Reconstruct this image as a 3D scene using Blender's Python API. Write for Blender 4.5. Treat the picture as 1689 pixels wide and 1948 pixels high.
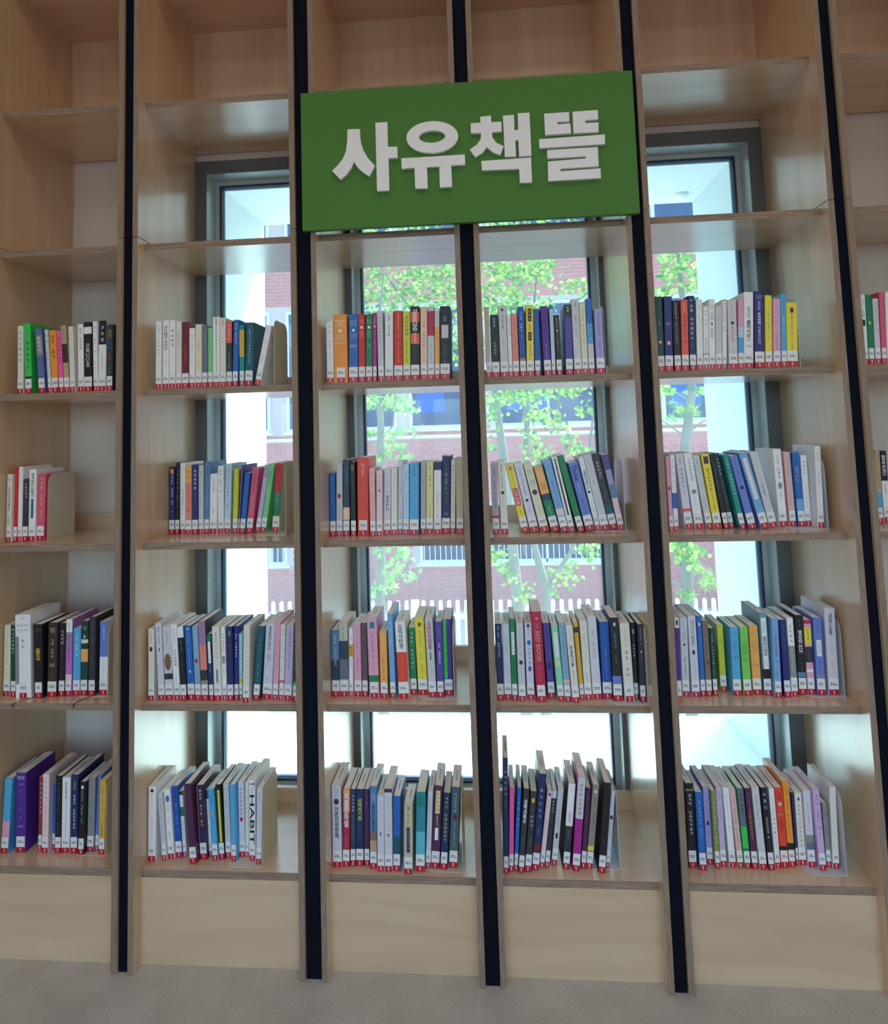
import bpy, bmesh, math, random
from mathutils import Matrix, Vector

for o in list(bpy.data.objects):
    bpy.data.objects.remove(o, do_unlink=True)
scene = bpy.context.scene
COL = scene.collection
PI = math.pi

# ------------------------------------------------------------------ camera
W_PX, H_PX = 1689.0, 1948.0
F_PX, PPX, PPY = 1413.118, 799.92, 682.93
cam_d = bpy.data.cameras.new('camera')
cam = bpy.data.objects.new('camera', cam_d)
COL.objects.link(cam)
cam_d.sensor_fit = 'HORIZONTAL'
cam_d.sensor_width = 36.0
cam_d.lens = F_PX / W_PX * 36.0
cam_d.shift_x = (W_PX / 2 - PPX) / W_PX
cam_d.shift_y = -(H_PX / 2 - PPY) / W_PX
cam_d.clip_start = 0.05
ax = Vector((0.99540656, 0.09129769, -0.02881864))      # image right, in (X, Y, Z)
ay = Vector((-0.03699627, 0.0891844, -0.99532779))      # image down
az = Vector((-0.08830096, 0.991822, 0.09215241))        # forward
m = Matrix.Identity(4)
for i in range(3):
    m[i][0], m[i][1], m[i][2] = ax[i], -ay[i], -az[i]
m[0][3], m[1][3], m[2][3] = 0.0, -2.094, 1.469
cam.matrix_world = m
scene.camera = cam

# ------------------------------------------------------------------ sky, sun, rear fill, exposure
world = bpy.data.worlds.new('sky')
scene.world = world
world.use_nodes = True
wn = world.node_tree
wn.nodes.clear()
sky = wn.nodes.new('ShaderNodeTexSky')
sky.sky_type = 'NISHITA'
sky.sun_disc = False
sky.sun_elevation = math.radians(53)
sky.sun_rotation = math.radians(34)
sky.air_density = 1.0
sky.dust_density = 2.0
sky.ozone_density = 1.0
bg = wn.nodes.new('ShaderNodeBackground')
bg.inputs['Strength'].default_value = SKY_STRENGTH = 0.95
wo = wn.nodes.new('ShaderNodeOutputWorld')
wn.links.new(sky.outputs[0], bg.inputs[0])
wn.links.new(bg.outputs[0], wo.inputs[0])

sun_d = bpy.data.lights.new('sun', 'SUN')
sun_d.energy = 15.5
sun_d.angle = math.radians(0.6)
sun_d.color = (1.0, 0.96, 0.9)
sun = bpy.data.objects.new('sun', sun_d)
COL.objects.link(sun)
sun.rotation_euler = Vector((-0.253, -0.377, -0.603)).to_track_quat('-Z', 'Y').to_euler()
sun.location = (4, 6, 9)

# fill light added behind the camera, standing in for assumed rear windows
def area(name, loc, size, energy, color, direction):
    d = bpy.data.lights.new(name, 'AREA')
    d.shape = 'RECTANGLE'
    d.size, d.size_y = size
    d.energy = energy
    d.color = color
    o = bpy.data.objects.new(name, d)
    COL.objects.link(o)
    o.location = loc
    o.rotation_euler = Vector(direction).to_track_quat('-Z', 'Y').to_euler()
    return o
area('rear_fill_light', (0.2, -5.1, 1.55), (5.0, 2.3), 24.0, (0.90, 0.84, 1.0), (0, 1, 0))

scene.view_settings.view_transform = 'Standard'
scene.view_settings.look = 'None'
scene.view_settings.gamma = 1.0
scene.view_settings.use_curve_mapping = False
scene.view_settings.exposure = 0.0
scene.cycles.max_bounces = 16
scene.cycles.diffuse_bounces = 6
scene.cycles.transparent_max_bounces = 16

# ------------------------------------------------------------------ materials
def lin(c):
    return tuple(((v / 255.0) / 12.92 if v / 255.0 <= 0.04045 else ((v / 255.0 + 0.055) / 1.055) ** 2.4) for v in c)

def new_mat(name):
    mt = bpy.data.materials.new(name)
    mt.use_nodes = True
    nt = mt.node_tree
    return mt, nt, nt.nodes['Principled BSDF']

def plain(name, rgb, rough=0.5, metal=0.0, spec=0.5, coat=0.0, noise=0.0, nscale=40.0):
    mt, nt, p = new_mat(name)
    c = lin(rgb) + (1.0,)
    p.inputs['Base Color'].default_value = c
    p.inputs['Roughness'].default_value = rough
    p.inputs['Metallic'].default_value = metal
    p.inputs['Specular IOR Level'].default_value = spec
    p.inputs['Coat Weight'].default_value = coat
    if noise > 0:
        tc = nt.nodes.new('ShaderNodeTexCoord')
        n = nt.nodes.new('ShaderNodeTexNoise')
        n.inputs['Scale'].default_value = nscale
        n.inputs['Detail'].default_value = 5
        mx = nt.nodes.new('ShaderNodeMix')
        mx.data_type = 'RGBA'
        mx.inputs[6].default_value = tuple(v * (1 - noise) for v in c[:3]) + (1,)
        mx.inputs[7].default_value = tuple(min(1, v * (1 + noise)) for v in c[:3]) + (1,)
        nt.links.new(tc.outputs['Object'], n.inputs['Vector'])
        nt.links.new(n.outputs[0], mx.inputs[0])
        nt.links.new(mx.outputs[2], p.inputs['Base Color'])
    return mt

def wood(name, light, dark, scale, rough=0.34, coat=0.8):
    """birch veneer: long grain plus soft figure; scale stretches the grain along the board"""
    mt, nt, p = new_mat(name)
    tc = nt.nodes.new('ShaderNodeTexCoord')
    mp = nt.nodes.new('ShaderNodeMapping')
    mp.inputs['Scale'].default_value = scale
    g = nt.nodes.new('ShaderNodeTexNoise')
    g.inputs['Scale'].default_value = 1.0
    g.inputs['Detail'].default_value = 7
    g.inputs['Roughness'].default_value = 0.65
    g.inputs['Distortion'].default_value = 0.6
    mp2 = nt.nodes.new('ShaderNodeMapping')
    mp2.inputs['Scale'].default_value = tuple(v * 0.22 for v in scale)
    wv = nt.nodes.new('ShaderNodeTexNoise')
    wv.inputs['Scale'].default_value = 1.0
    wv.inputs['Detail'].default_value = 2
    wv.inputs['Distortion'].default_value = 1.5
    ad = nt.nodes.new('ShaderNodeMath')
    ad.operation = 'MULTIPLY_ADD'
    ad.inputs[1].default_value = 0.55
    r = nt.nodes.new('ShaderNodeValToRGB')
    r.color_ramp.elements[0].position = 0.42
    r.color_ramp.elements[1].position = 1.0
    r.color_ramp.elements[0].color = lin(dark) + (1,)
    r.color_ramp.elements[1].color = lin(light) + (1,)
    nt.links.new(tc.outputs['Object'], mp.inputs['Vector'])
    nt.links.new(tc.outputs['Object'], mp2.inputs['Vector'])
    nt.links.new(mp.outputs[0], g.inputs['Vector'])
    nt.links.new(mp2.outputs[0], wv.inputs['Vector'])
    nt.links.new(g.outputs[0], ad.inputs[0])
    nt.links.new(wv.outputs[0], ad.inputs[2])
    nt.links.new(ad.outputs[0], r.inputs[0])
    nt.links.new(r.outputs[0], p.inputs['Base Color'])
    p.inputs['Roughness'].default_value = rough
    p.inputs['Coat Weight'].default_value = coat
    p.inputs['Coat Roughness'].default_value = 0.2
    return mt

def ply_edge(name, axis):
    """cut edge of plywood: thin light and dark layers across the thickness"""
    mt, nt, p = new_mat(name)
    tc = nt.nodes.new('ShaderNodeTexCoord')
    sx = nt.nodes.new('ShaderNodeMapping')
    s = [14.0, 14.0, 14.0]
    s[axis] = 620.0
    sx.inputs['Scale'].default_value = s
    n = nt.nodes.new('ShaderNodeTexNoise')
    n.inputs['Scale'].default_value = 1.0
    n.inputs['Detail'].default_value = 3
    r = nt.nodes.new('ShaderNodeValToRGB')
    r.color_ramp.elements[0].position = 0.36
    r.color_ramp.elements[1].position = 0.66
    r.color_ramp.elements[0].color = lin((130, 106, 90)) + (1,)
    r.color_ramp.elements[1].color = lin((168, 144, 124)) + (1,)
    nt.links.new(tc.outputs['Object'], sx.inputs['Vector'])
    nt.links.new(sx.outputs[0], n.inputs['Vector'])
    nt.links.new(n.outputs[0], r.inputs[0])
    nt.links.new(r.outputs[0], p.inputs['Base Color'])
    p.inputs['Roughness'].default_value = 0.6
    return mt

M = {}
M['ply_v'] = wood('birch_upright', (227, 197, 161), (207, 171, 133), (38, 38, 2.2))
M['ply_h'] = wood('birch_shelf', (227, 198, 165), (208, 173, 138), (2.0, 38, 38), 0.3, 0.9)
M['ply_toe'] = wood('birch_toe_board', (227, 198, 165), (208, 173, 138), (2.0, 38, 14), 0.36, 0.5)
def add_figure(mt):
    """wide arched veneer figure over the fine grain"""
    nt = mt.node_tree
    p = nt.nodes['Principled BSDF']
    src = p.inputs['Base Color'].links[0].from_socket
    tc = nt.nodes.new('ShaderNodeTexCoord')
    mp = nt.nodes.new('ShaderNodeMapping')
    mp.inputs['Scale'].default_value = (2.4, 1.0, 4.5)
    wv = nt.nodes.new('ShaderNodeTexWave')
    wv.wave_type = 'BANDS'
    wv.bands_direction = 'Z'
    wv.inputs['Scale'].default_value = 0.9
    wv.inputs['Distortion'].default_value = 11.0
    wv.inputs['Detail'].default_value = 1.5
    wv.inputs['Detail Scale'].default_value = 0.7
    mr = nt.nodes.new('ShaderNodeMapRange')
    mr.inputs['From Min'].default_value = 0.0
    mr.inputs['From Max'].default_value = 0.5
    mr.inputs['To Min'].default_value = 0.94
    mr.inputs['To Max'].default_value = 1.0
    ml = nt.nodes.new('ShaderNodeMix')
    ml.data_type = 'RGBA'
    ml.blend_type = 'MULTIPLY'
    ml.inputs[0].default_value = 1.0
    nt.links.new(tc.outputs['Object'], mp.inputs['Vector'])
    nt.links.new(mp.outputs[0], wv.inputs['Vector'])
    nt.links.new(wv.outputs[0], mr.inputs[0])
    nt.links.new(src, ml.inputs[6])
    nt.links.new(mr.outputs[0], ml.inputs[7])
    nt.links.new(ml.outputs[2], p.inputs['Base Color'])
add_figure(M['ply_toe'])
M['edge_x'] = ply_edge('plywood_edge_upright', 0)
M['edge_z'] = ply_edge('plywood_edge_shelf', 2)
M['post'] = plain('dark_navy_steel', (9, 16, 31), 0.75, spec=0.12)
M['wall'] = plain('white_plaster', (228, 214, 204), 0.85, noise=0.04, nscale=90)
M['grey_frame'] = plain('grey_aluminium_shaded', (104, 106, 108), 0.5, 0.1)  # frame face: shade of the backlit side put into the colour
M['sash'] = plain('light_grey_aluminium', (190, 196, 200), 0.4, 0.2)
M['reveal'] = plain('grey_aluminium_lit', (188, 204, 208), 0.3, 0.1)  # same frame's reveal, paler and bluer: window light put into the colour
M['gasket'] = plain('dark_blue_gasket', (38, 62, 92), 0.6)
M['porch'] = plain('white_render', (206, 214, 218), 0.85, noise=0.02, nscale=60)
M['porch_floor'] = plain('white_floor_render', (232, 234, 232), 0.85, noise=0.02, nscale=60)
M['ceil'] = plain('ceiling_white', (225, 223, 218), 0.9)
M['roomwall'] = plain('room_wall_beige', (196, 178, 166), 0.9)
M['black_line'] = plain('dark_joint', (40, 38, 36), 0.9)
M['bookend'] = plain('ivory_metal', (214, 208, 188), 0.4)
M['bookend_w'] = plain('pale_grey_metal', (206, 208, 212), 0.4)
M['sign_green'] = plain('sign_green', (78, 130, 54), 0.75, noise=0.05, nscale=400)
M['sign_white'] = plain('sign_white', (250, 250, 253), 0.6)
M['red_tape'] = plain('red_sticker', (196, 20, 46), 0.35)
M['label_white'] = plain('label_paper', (240, 238, 240), 0.4)
M['ink'] = plain('label_ink', (60, 58, 66), 0.6)
M['stamp'] = plain('stamp_ink', (150, 160, 178), 0.7)
M['ribbon'] = plain('dark_ribbon', (48, 34, 40), 0.6)

# paper edge: fine leaves
mt, nt, p = new_mat('page_edges')
tc = nt.nodes.new('ShaderNodeTexCoord')
mp = nt.nodes.new('ShaderNodeMapping')
mp.inputs['Scale'].default_value = (1500, 4, 4)
n = nt.nodes.new('ShaderNodeTexNoise')
n.inputs['Scale'].default_value = 1.0
r = nt.nodes.new('ShaderNodeValToRGB')
r.color_ramp.elements[0].color = lin((232, 228, 220)) + (1,)
r.color_ramp.elements[1].color = lin((252, 250, 246)) + (1,)
r.color_ramp.elements[0].position = 0.3
r.color_ramp.elements[1].position = 0.6
nt.links.new(tc.outputs['Object'], mp.inputs['Vector'])
nt.links.new(mp.outputs[0], n.inputs['Vector'])
nt.links.new(n.outputs[0], r.inputs[0])
nt.links.new(r.outputs[0], p.inputs['Base Color'])
p.inputs['Roughness'].default_value = 0.9
M['pages'] = mt

# speckled stone tile
mt, nt, p = new_mat('grey_stone_tile')
tc = nt.nodes.new('ShaderNodeTexCoord')
n1 = nt.nodes.new('ShaderNodeTexNoise')
n1.inputs['Scale'].default_value = 260
n1.inputs['Detail'].default_value = 3
n2 = nt.nodes.new('ShaderNodeTexNoise')
n2.inputs['Scale'].default_value = 7
r = nt.nodes.new('ShaderNodeValToRGB')
r.color_ramp.elements[0].color = lin((176, 171, 164)) + (1,)
r.color_ramp.elements[1].color = lin((216, 211, 205)) + (1,)
r.color_ramp.elements[0].position = 0.35
r.color_ramp.elements[1].position = 0.68
ad = nt.nodes.new('ShaderNodeMath')
ad.operation = 'MULTIPLY_ADD'
ad.inputs[1].default_value = 0.35
sb = nt.nodes.new('ShaderNodeMath')
sb.operation = 'MULTIPLY'
sb.inputs[1].default_value = 0.65
nt.links.new(tc.outputs['Object'], n1.inputs['Vector'])
nt.links.new(tc.outputs['Object'], n2.inputs['Vector'])
nt.links.new(n1.outputs[0], sb.inputs[0])
nt.links.new(n2.outputs[0], ad.inputs[0])
nt.links.new(sb.outputs[0], ad.inputs[2])
nt.links.new(ad.outputs[0], r.inputs[0])
nt.links.new(r.outputs[0], p.inputs['Base Color'])
p.inputs['Roughness'].default_value = 0.55
M['tile'] = mt
M['grout'] = plain('pale_grout', (214, 208, 200), 0.9)

# window glass: clear with a slight cool tint, a mirror part by Fresnel and a faint white veil that paints in the haze
mt = bpy.data.materials.new('window_glass')
mt.use_nodes = True
nt = mt.node_tree
nt.nodes.clear()
tr = nt.nodes.new('ShaderNodeBsdfTransparent')
tr.inputs[0].default_value = (0.79, 0.955, 0.97, 1)
gl = nt.nodes.new('ShaderNodeBsdfGlossy')
gl.inputs['Roughness'].default_value = 0.02
fr = nt.nodes.new('ShaderNodeFresnel')
fr.inputs['IOR'].default_value = 1.45
veil = nt.nodes.new('ShaderNodeBsdfTranslucent')
veil.inputs[0].default_value = (0.9, 0.95, 0.96, 1)
m1 = nt.nodes.new('ShaderNodeMixShader')
m2 = nt.nodes.new('ShaderNodeMixShader')
m2.inputs[0].default_value = 0.035
oo = nt.nodes.new('ShaderNodeOutputMaterial')
nt.links.new(tr.outputs[0], m2.inputs[1])
nt.links.new(veil.outputs[0], m2.inputs[2])
nt.links.new(fr.outputs[0], m1.inputs[0])
nt.links.new(m2.outputs[0], m1.inputs[1])
nt.links.new(gl.outputs[0], m1.inputs[2])
nt.links.new(m1.outputs[0], oo.inputs[0])
M['glass'] = mt

def leaf_mat(name, c1, c2, tip):
    mt = bpy.data.materials.new(name)
    mt.use_nodes = True
    nt = mt.node_tree
    nt.nodes.clear()
    ge = nt.nodes.new('ShaderNodeNewGeometry')
    r = nt.nodes.new('ShaderNodeValToRGB')
    r.color_ramp.elements[0].color = lin(c1) + (1,)
    r.color_ramp.elements[1].color = lin(c2) + (1,)
    e = r.color_ramp.elements.new(0.93)
    e.color = lin(c2) + (1,)
    r.color_ramp.elements[2].color = lin(tip) + (1,)
    d = nt.nodes.new('ShaderNodeBsdfDiffuse')
    t = nt.nodes.new('ShaderNodeBsdfTranslucent')
    mx = nt.nodes.new('ShaderNodeMixShader')
    mx.inputs[0].default_value = 0.55
    oo = nt.nodes.new('ShaderNodeOutputMaterial')
    nt.links.new(ge.outputs['Random Per Island'], r.inputs[0])
    nt.links.new(r.outputs[0], d.inputs[0])
    nt.links.new(r.outputs[0], t.inputs[0])
    nt.links.new(d.outputs[0], mx.inputs[1])
    nt.links.new(t.outputs[0], mx.inputs[2])
    nt.links.new(mx.outputs[0], oo.inputs[0])
    return mt
M['leaf_round'] = leaf_mat('leaf_yellow_green', (84, 140, 88), (166, 194, 114), (206, 178, 124))
M['leaf_maple'] = leaf_mat('leaf_pale_green', (112, 168, 108), (172, 204, 136), (196, 200, 126))
M['leaf_needle'] = leaf_mat('needle_green', (96, 152, 92), (160, 196, 112), (190, 196, 112))
M['bark'] = plain('grey_bark', (126, 126, 122), 0.9, noise=0.2, nscale=20)
M['brick'] = plain('red_brick', (204, 132, 130), 0.85, noise=0.12, nscale=3)
M['mortar'] = plain('brick_mortar', (206, 178, 174), 0.9)
M['bwin_frame'] = plain('pale_window_frame', (216, 224, 232), 0.5)
M['bwin_glass'] = plain('dark_reflecting_glass', (52, 74, 112), 0.08, 0.0, 0.4)
M['blue_panel'] = plain('panel_blue', (44, 92, 176), 0.6)
M['string'] = plain('white_stone_band', (238, 236, 236), 0.8)
M['fence'] = plain('white_fence_paint', (240, 242, 240), 0.5)
M['ground'] = plain('pale_paving', (196, 194, 186), 0.9, noise=0.08, nscale=2)
mt, nt, p = new_mat('lamp_diffuser')
p.inputs['Emission Color'].default_value = (1.0, 0.91, 0.77, 1)
p.inputs['Emission Strength'].default_value = LAMP = 3.3
M['lamp'] = mt
M['lamp_frame'] = plain('lamp_frame', (230, 230, 228), 0.5)

PAL = {'beige': (205, 190, 170), 'black': (26, 26, 34), 'blue': (40, 104, 186), 'brick red': (150, 60, 52), 'bright green': (60, 200, 92), 'brown': (128, 92, 72), 'brown grey': (132, 112, 104), 'charcoal': (50, 54, 62), 'coral': (232, 96, 84), 'cream': (226, 220, 196), 'crimson': (184, 36, 74), 'dark brown': (62, 48, 44), 'dark cyan': (44, 142, 160), 'dark green': (26, 70, 58), 'dark slate': (44, 66, 88), 'dark teal': (26, 88, 106), 'green': (30, 128, 84), 'grey': (142, 144, 148), 'grey lilac': (184, 176, 192), 'hot pink': (244, 96, 168), 'indigo': (46, 42, 116), 'ivory': (226, 222, 212), 'khaki': (196, 190, 164), 'lavender': (168, 160, 214), 'lavender white': (218, 216, 234), 'light blue': (124, 170, 220), 'light green': (128, 206, 138), 'light orange': (246, 174, 92), 'lilac': (200, 180, 216), 'lime': (204, 212, 62), 'lime green': (124, 206, 96), 'magenta': (170, 42, 138), 'maroon': (112, 32, 50), 'mauve': (164, 128, 168), 'mint': (142, 218, 182), 'mustard': (222, 176, 62), 'navy': (28, 48, 98), 'navy plum': (54, 40, 74), 'olive': (138, 146, 80), 'orange': (244, 150, 52), 'orchid': (190, 116, 200), 'orchid pale': (208, 172, 214), 'pale blue': (190, 214, 236), 'pale cyan': (172, 224, 228), 'pale grey': (206, 206, 212), 'pale khaki': (196, 194, 180), 'pale lilac': (214, 210, 224), 'pale pink': (234, 208, 216), 'pale rose': (226, 184, 184), 'pale yellow': (226, 218, 150), 'peach': (238, 200, 176), 'periwinkle': (106, 128, 206), 'pink': (226, 164, 194), 'plum': (80, 40, 76), 'plum brown': (104, 84, 94), 'purple': (84, 44, 148), 'red': (204, 42, 48), 'rose': (218, 92, 124), 'royal blue': (34, 84, 172), 'royal navy': (34, 40, 126), 'salmon': (228, 138, 122), 'sky blue': (86, 172, 222), 'slate': (104, 112, 130), 'slate blue': (92, 108, 168), 'slate green': (70, 96, 104), 'steel blue': (92, 134, 178), 'steel sky': (136, 172, 204), 'tan': (188, 160, 128), 'taupe': (150, 138, 128), 'teal': (26, 142, 140), 'teal grey': (110, 156, 168), 'turquoise': (92, 190, 204), 'vermilion': (226, 72, 54), 'violet': (92, 72, 164), 'white': (238, 236, 238), 'yellow': (236, 216, 70)}
COVER = {k: plain('cover_' + k.replace(' ', '_'), tuple(min(250, int(v * 1.04)) for v in c), 0.42) for k, c in PAL.items()}

# ------------------------------------------------------------------ helpers
class MB:
    """collects simple shapes and builds them as one mesh object"""
    def __init__(self):
        self.v, self.f, self.mi = [], [], []
    def quad(self, pts, mi=0):
        b = len(self.v)
        self.v += [tuple(p) for p in pts]
        self.f.append(tuple(range(b, b + len(pts))))
        self.mi.append(mi)
    def box(self, x0, x1, y0, y1, z0, z1, mi=0, front=None, top=None):
        b = len(self.v)
        self.v += [(x0, y0, z0), (x1, y0, z0), (x1, y1, z0), (x0, y1, z0), (x0, y0, z1), (x1, y0, z1), (x1, y1, z1), (x0, y1, z1)]
        for k, q in enumerate(((0, 1, 5, 4), (1, 2, 6, 5), (2, 3, 7, 6), (3, 0, 4, 7), (4, 5, 6, 7), (3, 2, 1, 0))):
            self.f.append(tuple(b + i for i in q))
            self.mi.append(front if (k == 0 and front is not None) else top if (k == 4 and top is not None) else mi)
    def ring(self, x0, x1, z0, z1, w, y0, y1, mi=0):
        """rectangular frame of width w"""
        self.box(x0, x0 + w, y0, y1, z0, z1, mi)
        self.box(x1 - w, x1, y0, y1, z0, z1, mi)
        self.box(x0 + w, x1 - w, y0, y1, z1 - w, z1, mi)
        self.box(x0 + w, x1 - w, y0, y1, z0, z0 + w, mi)
    def prism(self, poly, y0, y1, mi=0, side=None):
        """polygon in X-Z given counter-clockwise seen from the front, extruded from y0 (front) to y1"""
        n = len(poly)
        b = len(self.v)
        self.v += [(p[0], y0, p[1]) for p in poly] + [(p[0], y1, p[1]) for p in poly]
        self.f.append(tuple(range(b, b + n)))
        self.mi.append(mi)
        self.f.append(tuple(b + n + n - 1 - i for i in range(n)))
        self.mi.append(mi)
        for i in range(n):
            j = (i + 1) % n
            self.f.append((b + i, b + n + i, b + n + j, b + j))
            self.mi.append(mi if side is None else side)
    def tube(self, pts, rad, seg=8, mi=0):
        rings = []
        for i, p in enumerate(pts):
            p = Vector(p)
            d = (Vector(pts[min(i + 1, len(pts) - 1)]) - Vector(pts[max(i - 1, 0)])).normalized()
            u = d.cross(Vector((0.31, 0.9, 0.2))).normalized()
            v = d.cross(u).normalized()
            r = rad[i] if isinstance(rad, (list, tuple)) else rad
            b = len(self.v)
            for k in range(seg):
                a = 2 * PI * k / seg
                self.v.append(tuple(p + u * math.cos(a) * r + v * math.sin(a) * r))
            rings.append(b)
        for a, b in zip(rings, rings[1:]):
            for k in range(seg):
                self.f.append((a + k, a + (k + 1) % seg, b + (k + 1) % seg, b + k))
                self.mi.append(mi)
        for b in (rings[0], rings[-1]):
            self.f.append(tuple(b + k for k in range(seg)))
            self.mi.append(mi)
    def mesh(self, name, mats):
        me = bpy.data.meshes.new(name)
        me.from_pydata(self.v, [], self.f)
        for mt in mats:
            me.materials.append(mt)
        me.polygons.foreach_set('material_index', self.mi)
        me.update()
        return me
    def build(self, name, mats, parent=None, fix=True):
        if not isinstance(mats, (list, tuple)):
            mats = [mats]
        me = self.mesh(name, mats)
        if fix:
            bm = bmesh.new()
            bm.from_mesh(me)
            bmesh.ops.recalc_face_normals(bm, faces=bm.faces)
            bm.to_mesh(me)
            bm.free()
        return link(name, me, parent)

def link(name, me, parent=None, loc=None):
    o = bpy.data.objects.new(name, me)
    COL.objects.link(o)
    if parent is not None:
        o.parent = parent
    if loc is not None:
        o.location = loc
    return o

def empty(name, loc=(0, 0, 0)):
    o = bpy.data.objects.new(name, None)
    o.empty_display_size = 0.05
    COL.objects.link(o)
    o.location = loc
    return o

def tag(o, label=None, cat=None, group=None, kind=None):
    if label: o['label'] = label
    if cat: o['category'] = cat
    if group: o['group'] = group
    if kind: o['kind'] = kind
    return o

# ------------------------------------------------------------------ measured tables (metres)
SIGN = {'sa': [[(-0.3771,2.3373),(-0.3413,2.3363),(-0.3395,2.2989),(-0.3318,2.2724),(-0.3196,2.2489),(-0.2992,2.2237),(-0.3164,2.1937),(-0.3364,2.2079),(-0.352,2.225),(-0.3599,2.2404),(-0.3693,2.2196),(-0.3824,2.2029),(-0.4005,2.1891),(-0.4243,2.2165),(-0.4061,2.2335),(-0.3916,2.2515),(-0.3829,2.2724),(-0.3785,2.3015)],[(-0.295,2.3515),(-0.2599,2.3517),(-0.2605,2.2776),(-0.2333,2.2765),(-0.2329,2.2435),(-0.2595,2.2438),(-0.2593,2.1485),(-0.2947,2.1487)]],'yu': [('ring',[(-0.0569,2.2961),(-0.0591,2.2857),(-0.0649,2.2759),(-0.074,2.2673),(-0.086,2.2602),(-0.1003,2.2551),(-0.1161,2.252),(-0.1327,2.2513),(-0.1492,2.253),(-0.1649,2.2569),(-0.1789,2.2629),(-0.1906,2.2707),(-0.1993,2.2799),(-0.2045,2.2901),(-0.2061,2.3006),(-0.204,2.3111),(-0.1981,2.3209),(-0.1889,2.3296),(-0.1768,2.3367),(-0.1625,2.3419),(-0.1465,2.3449),(-0.1298,2.3455),(-0.1132,2.3438),(-0.0976,2.3398),(-0.0836,2.3337),(-0.0721,2.3259),(-0.0636,2.3167),(-0.0584,2.3066)],[(-0.0943,2.2991),(-0.0953,2.2951),(-0.0982,2.2914),(-0.1028,2.288),(-0.1088,2.2852),(-0.116,2.2832),(-0.124,2.282),(-0.1324,2.2816),(-0.1408,2.2822),(-0.1487,2.2836),(-0.1558,2.2859),(-0.1617,2.2888),(-0.166,2.2923),(-0.1687,2.2962),(-0.1696,2.3002),(-0.1685,2.3042),(-0.1656,2.308),(-0.161,2.3114),(-0.1549,2.3142),(-0.1477,2.3162),(-0.1397,2.3174),(-0.1313,2.3178),(-0.1229,2.3172),(-0.115,2.3157),(-0.108,2.3135),(-0.1021,2.3105),(-0.0977,2.307),(-0.0951,2.3032)]),[(-0.2223,2.2409),(-0.0401,2.241),(-0.0399,2.2109),(-0.0796,2.2114),(-0.0792,2.1488),(-0.114,2.149),(-0.1139,2.2103),(-0.149,2.2106),(-0.1489,2.1485),(-0.1845,2.1499),(-0.1853,2.2115),(-0.2218,2.2099)]],'chaek': [[(0.0079,2.3491),(0.0383,2.3503),(0.0388,2.3309),(0.0673,2.3309),(0.0674,2.302),(0.0396,2.3013),(0.0403,2.2858),(0.0508,2.2698),(0.0713,2.2582),(0.0605,2.2334),(0.0405,2.2423),(0.0225,2.2588),(0.0108,2.2429),(-0.0106,2.2314),(-0.0253,2.2542),(-0.005,2.2676),(0.0067,2.2829),(0.0086,2.3014),(-0.0205,2.3027),(-0.0201,2.3317),(0.0079,2.3317)],[(0.0723,2.348),(0.1038,2.3484),(0.1033,2.3035),(0.1137,2.3034),(0.1145,2.3522),(0.1477,2.3518),(0.1479,2.2259),(0.1136,2.2262),(0.1131,2.274),(0.1045,2.274),(0.1045,2.2268),(0.0732,2.2275)],[(0.0062,2.2189),(0.1465,2.2203),(0.1465,2.1481),(0.1123,2.1489),(0.1121,2.1894),(0.0071,2.1914)]],'tteul': [[(0.1885,2.3458),(0.2582,2.3461),(0.2581,2.3193),(0.2241,2.3197),(0.2243,2.312),(0.2603,2.3128),(0.2614,2.2841),(0.1889,2.2838)],[(0.2685,2.3461),(0.3383,2.3464),(0.3382,2.3196),(0.3018,2.3189),(0.302,2.3106),(0.3383,2.3107),(0.3375,2.2829),(0.268,2.2836)],[(0.1713,2.2722),(0.354,2.2742),(0.3538,2.2464),(0.1714,2.2461)],[(0.1924,2.239),(0.3329,2.2389),(0.3326,2.1835),(0.2264,2.1831),(0.2266,2.1755),(0.3371,2.1775),(0.3374,2.1493),(0.1915,2.1492),(0.1928,2.206),(0.2989,2.2082),(0.2986,2.2145),(0.192,2.2149)]]}
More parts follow.
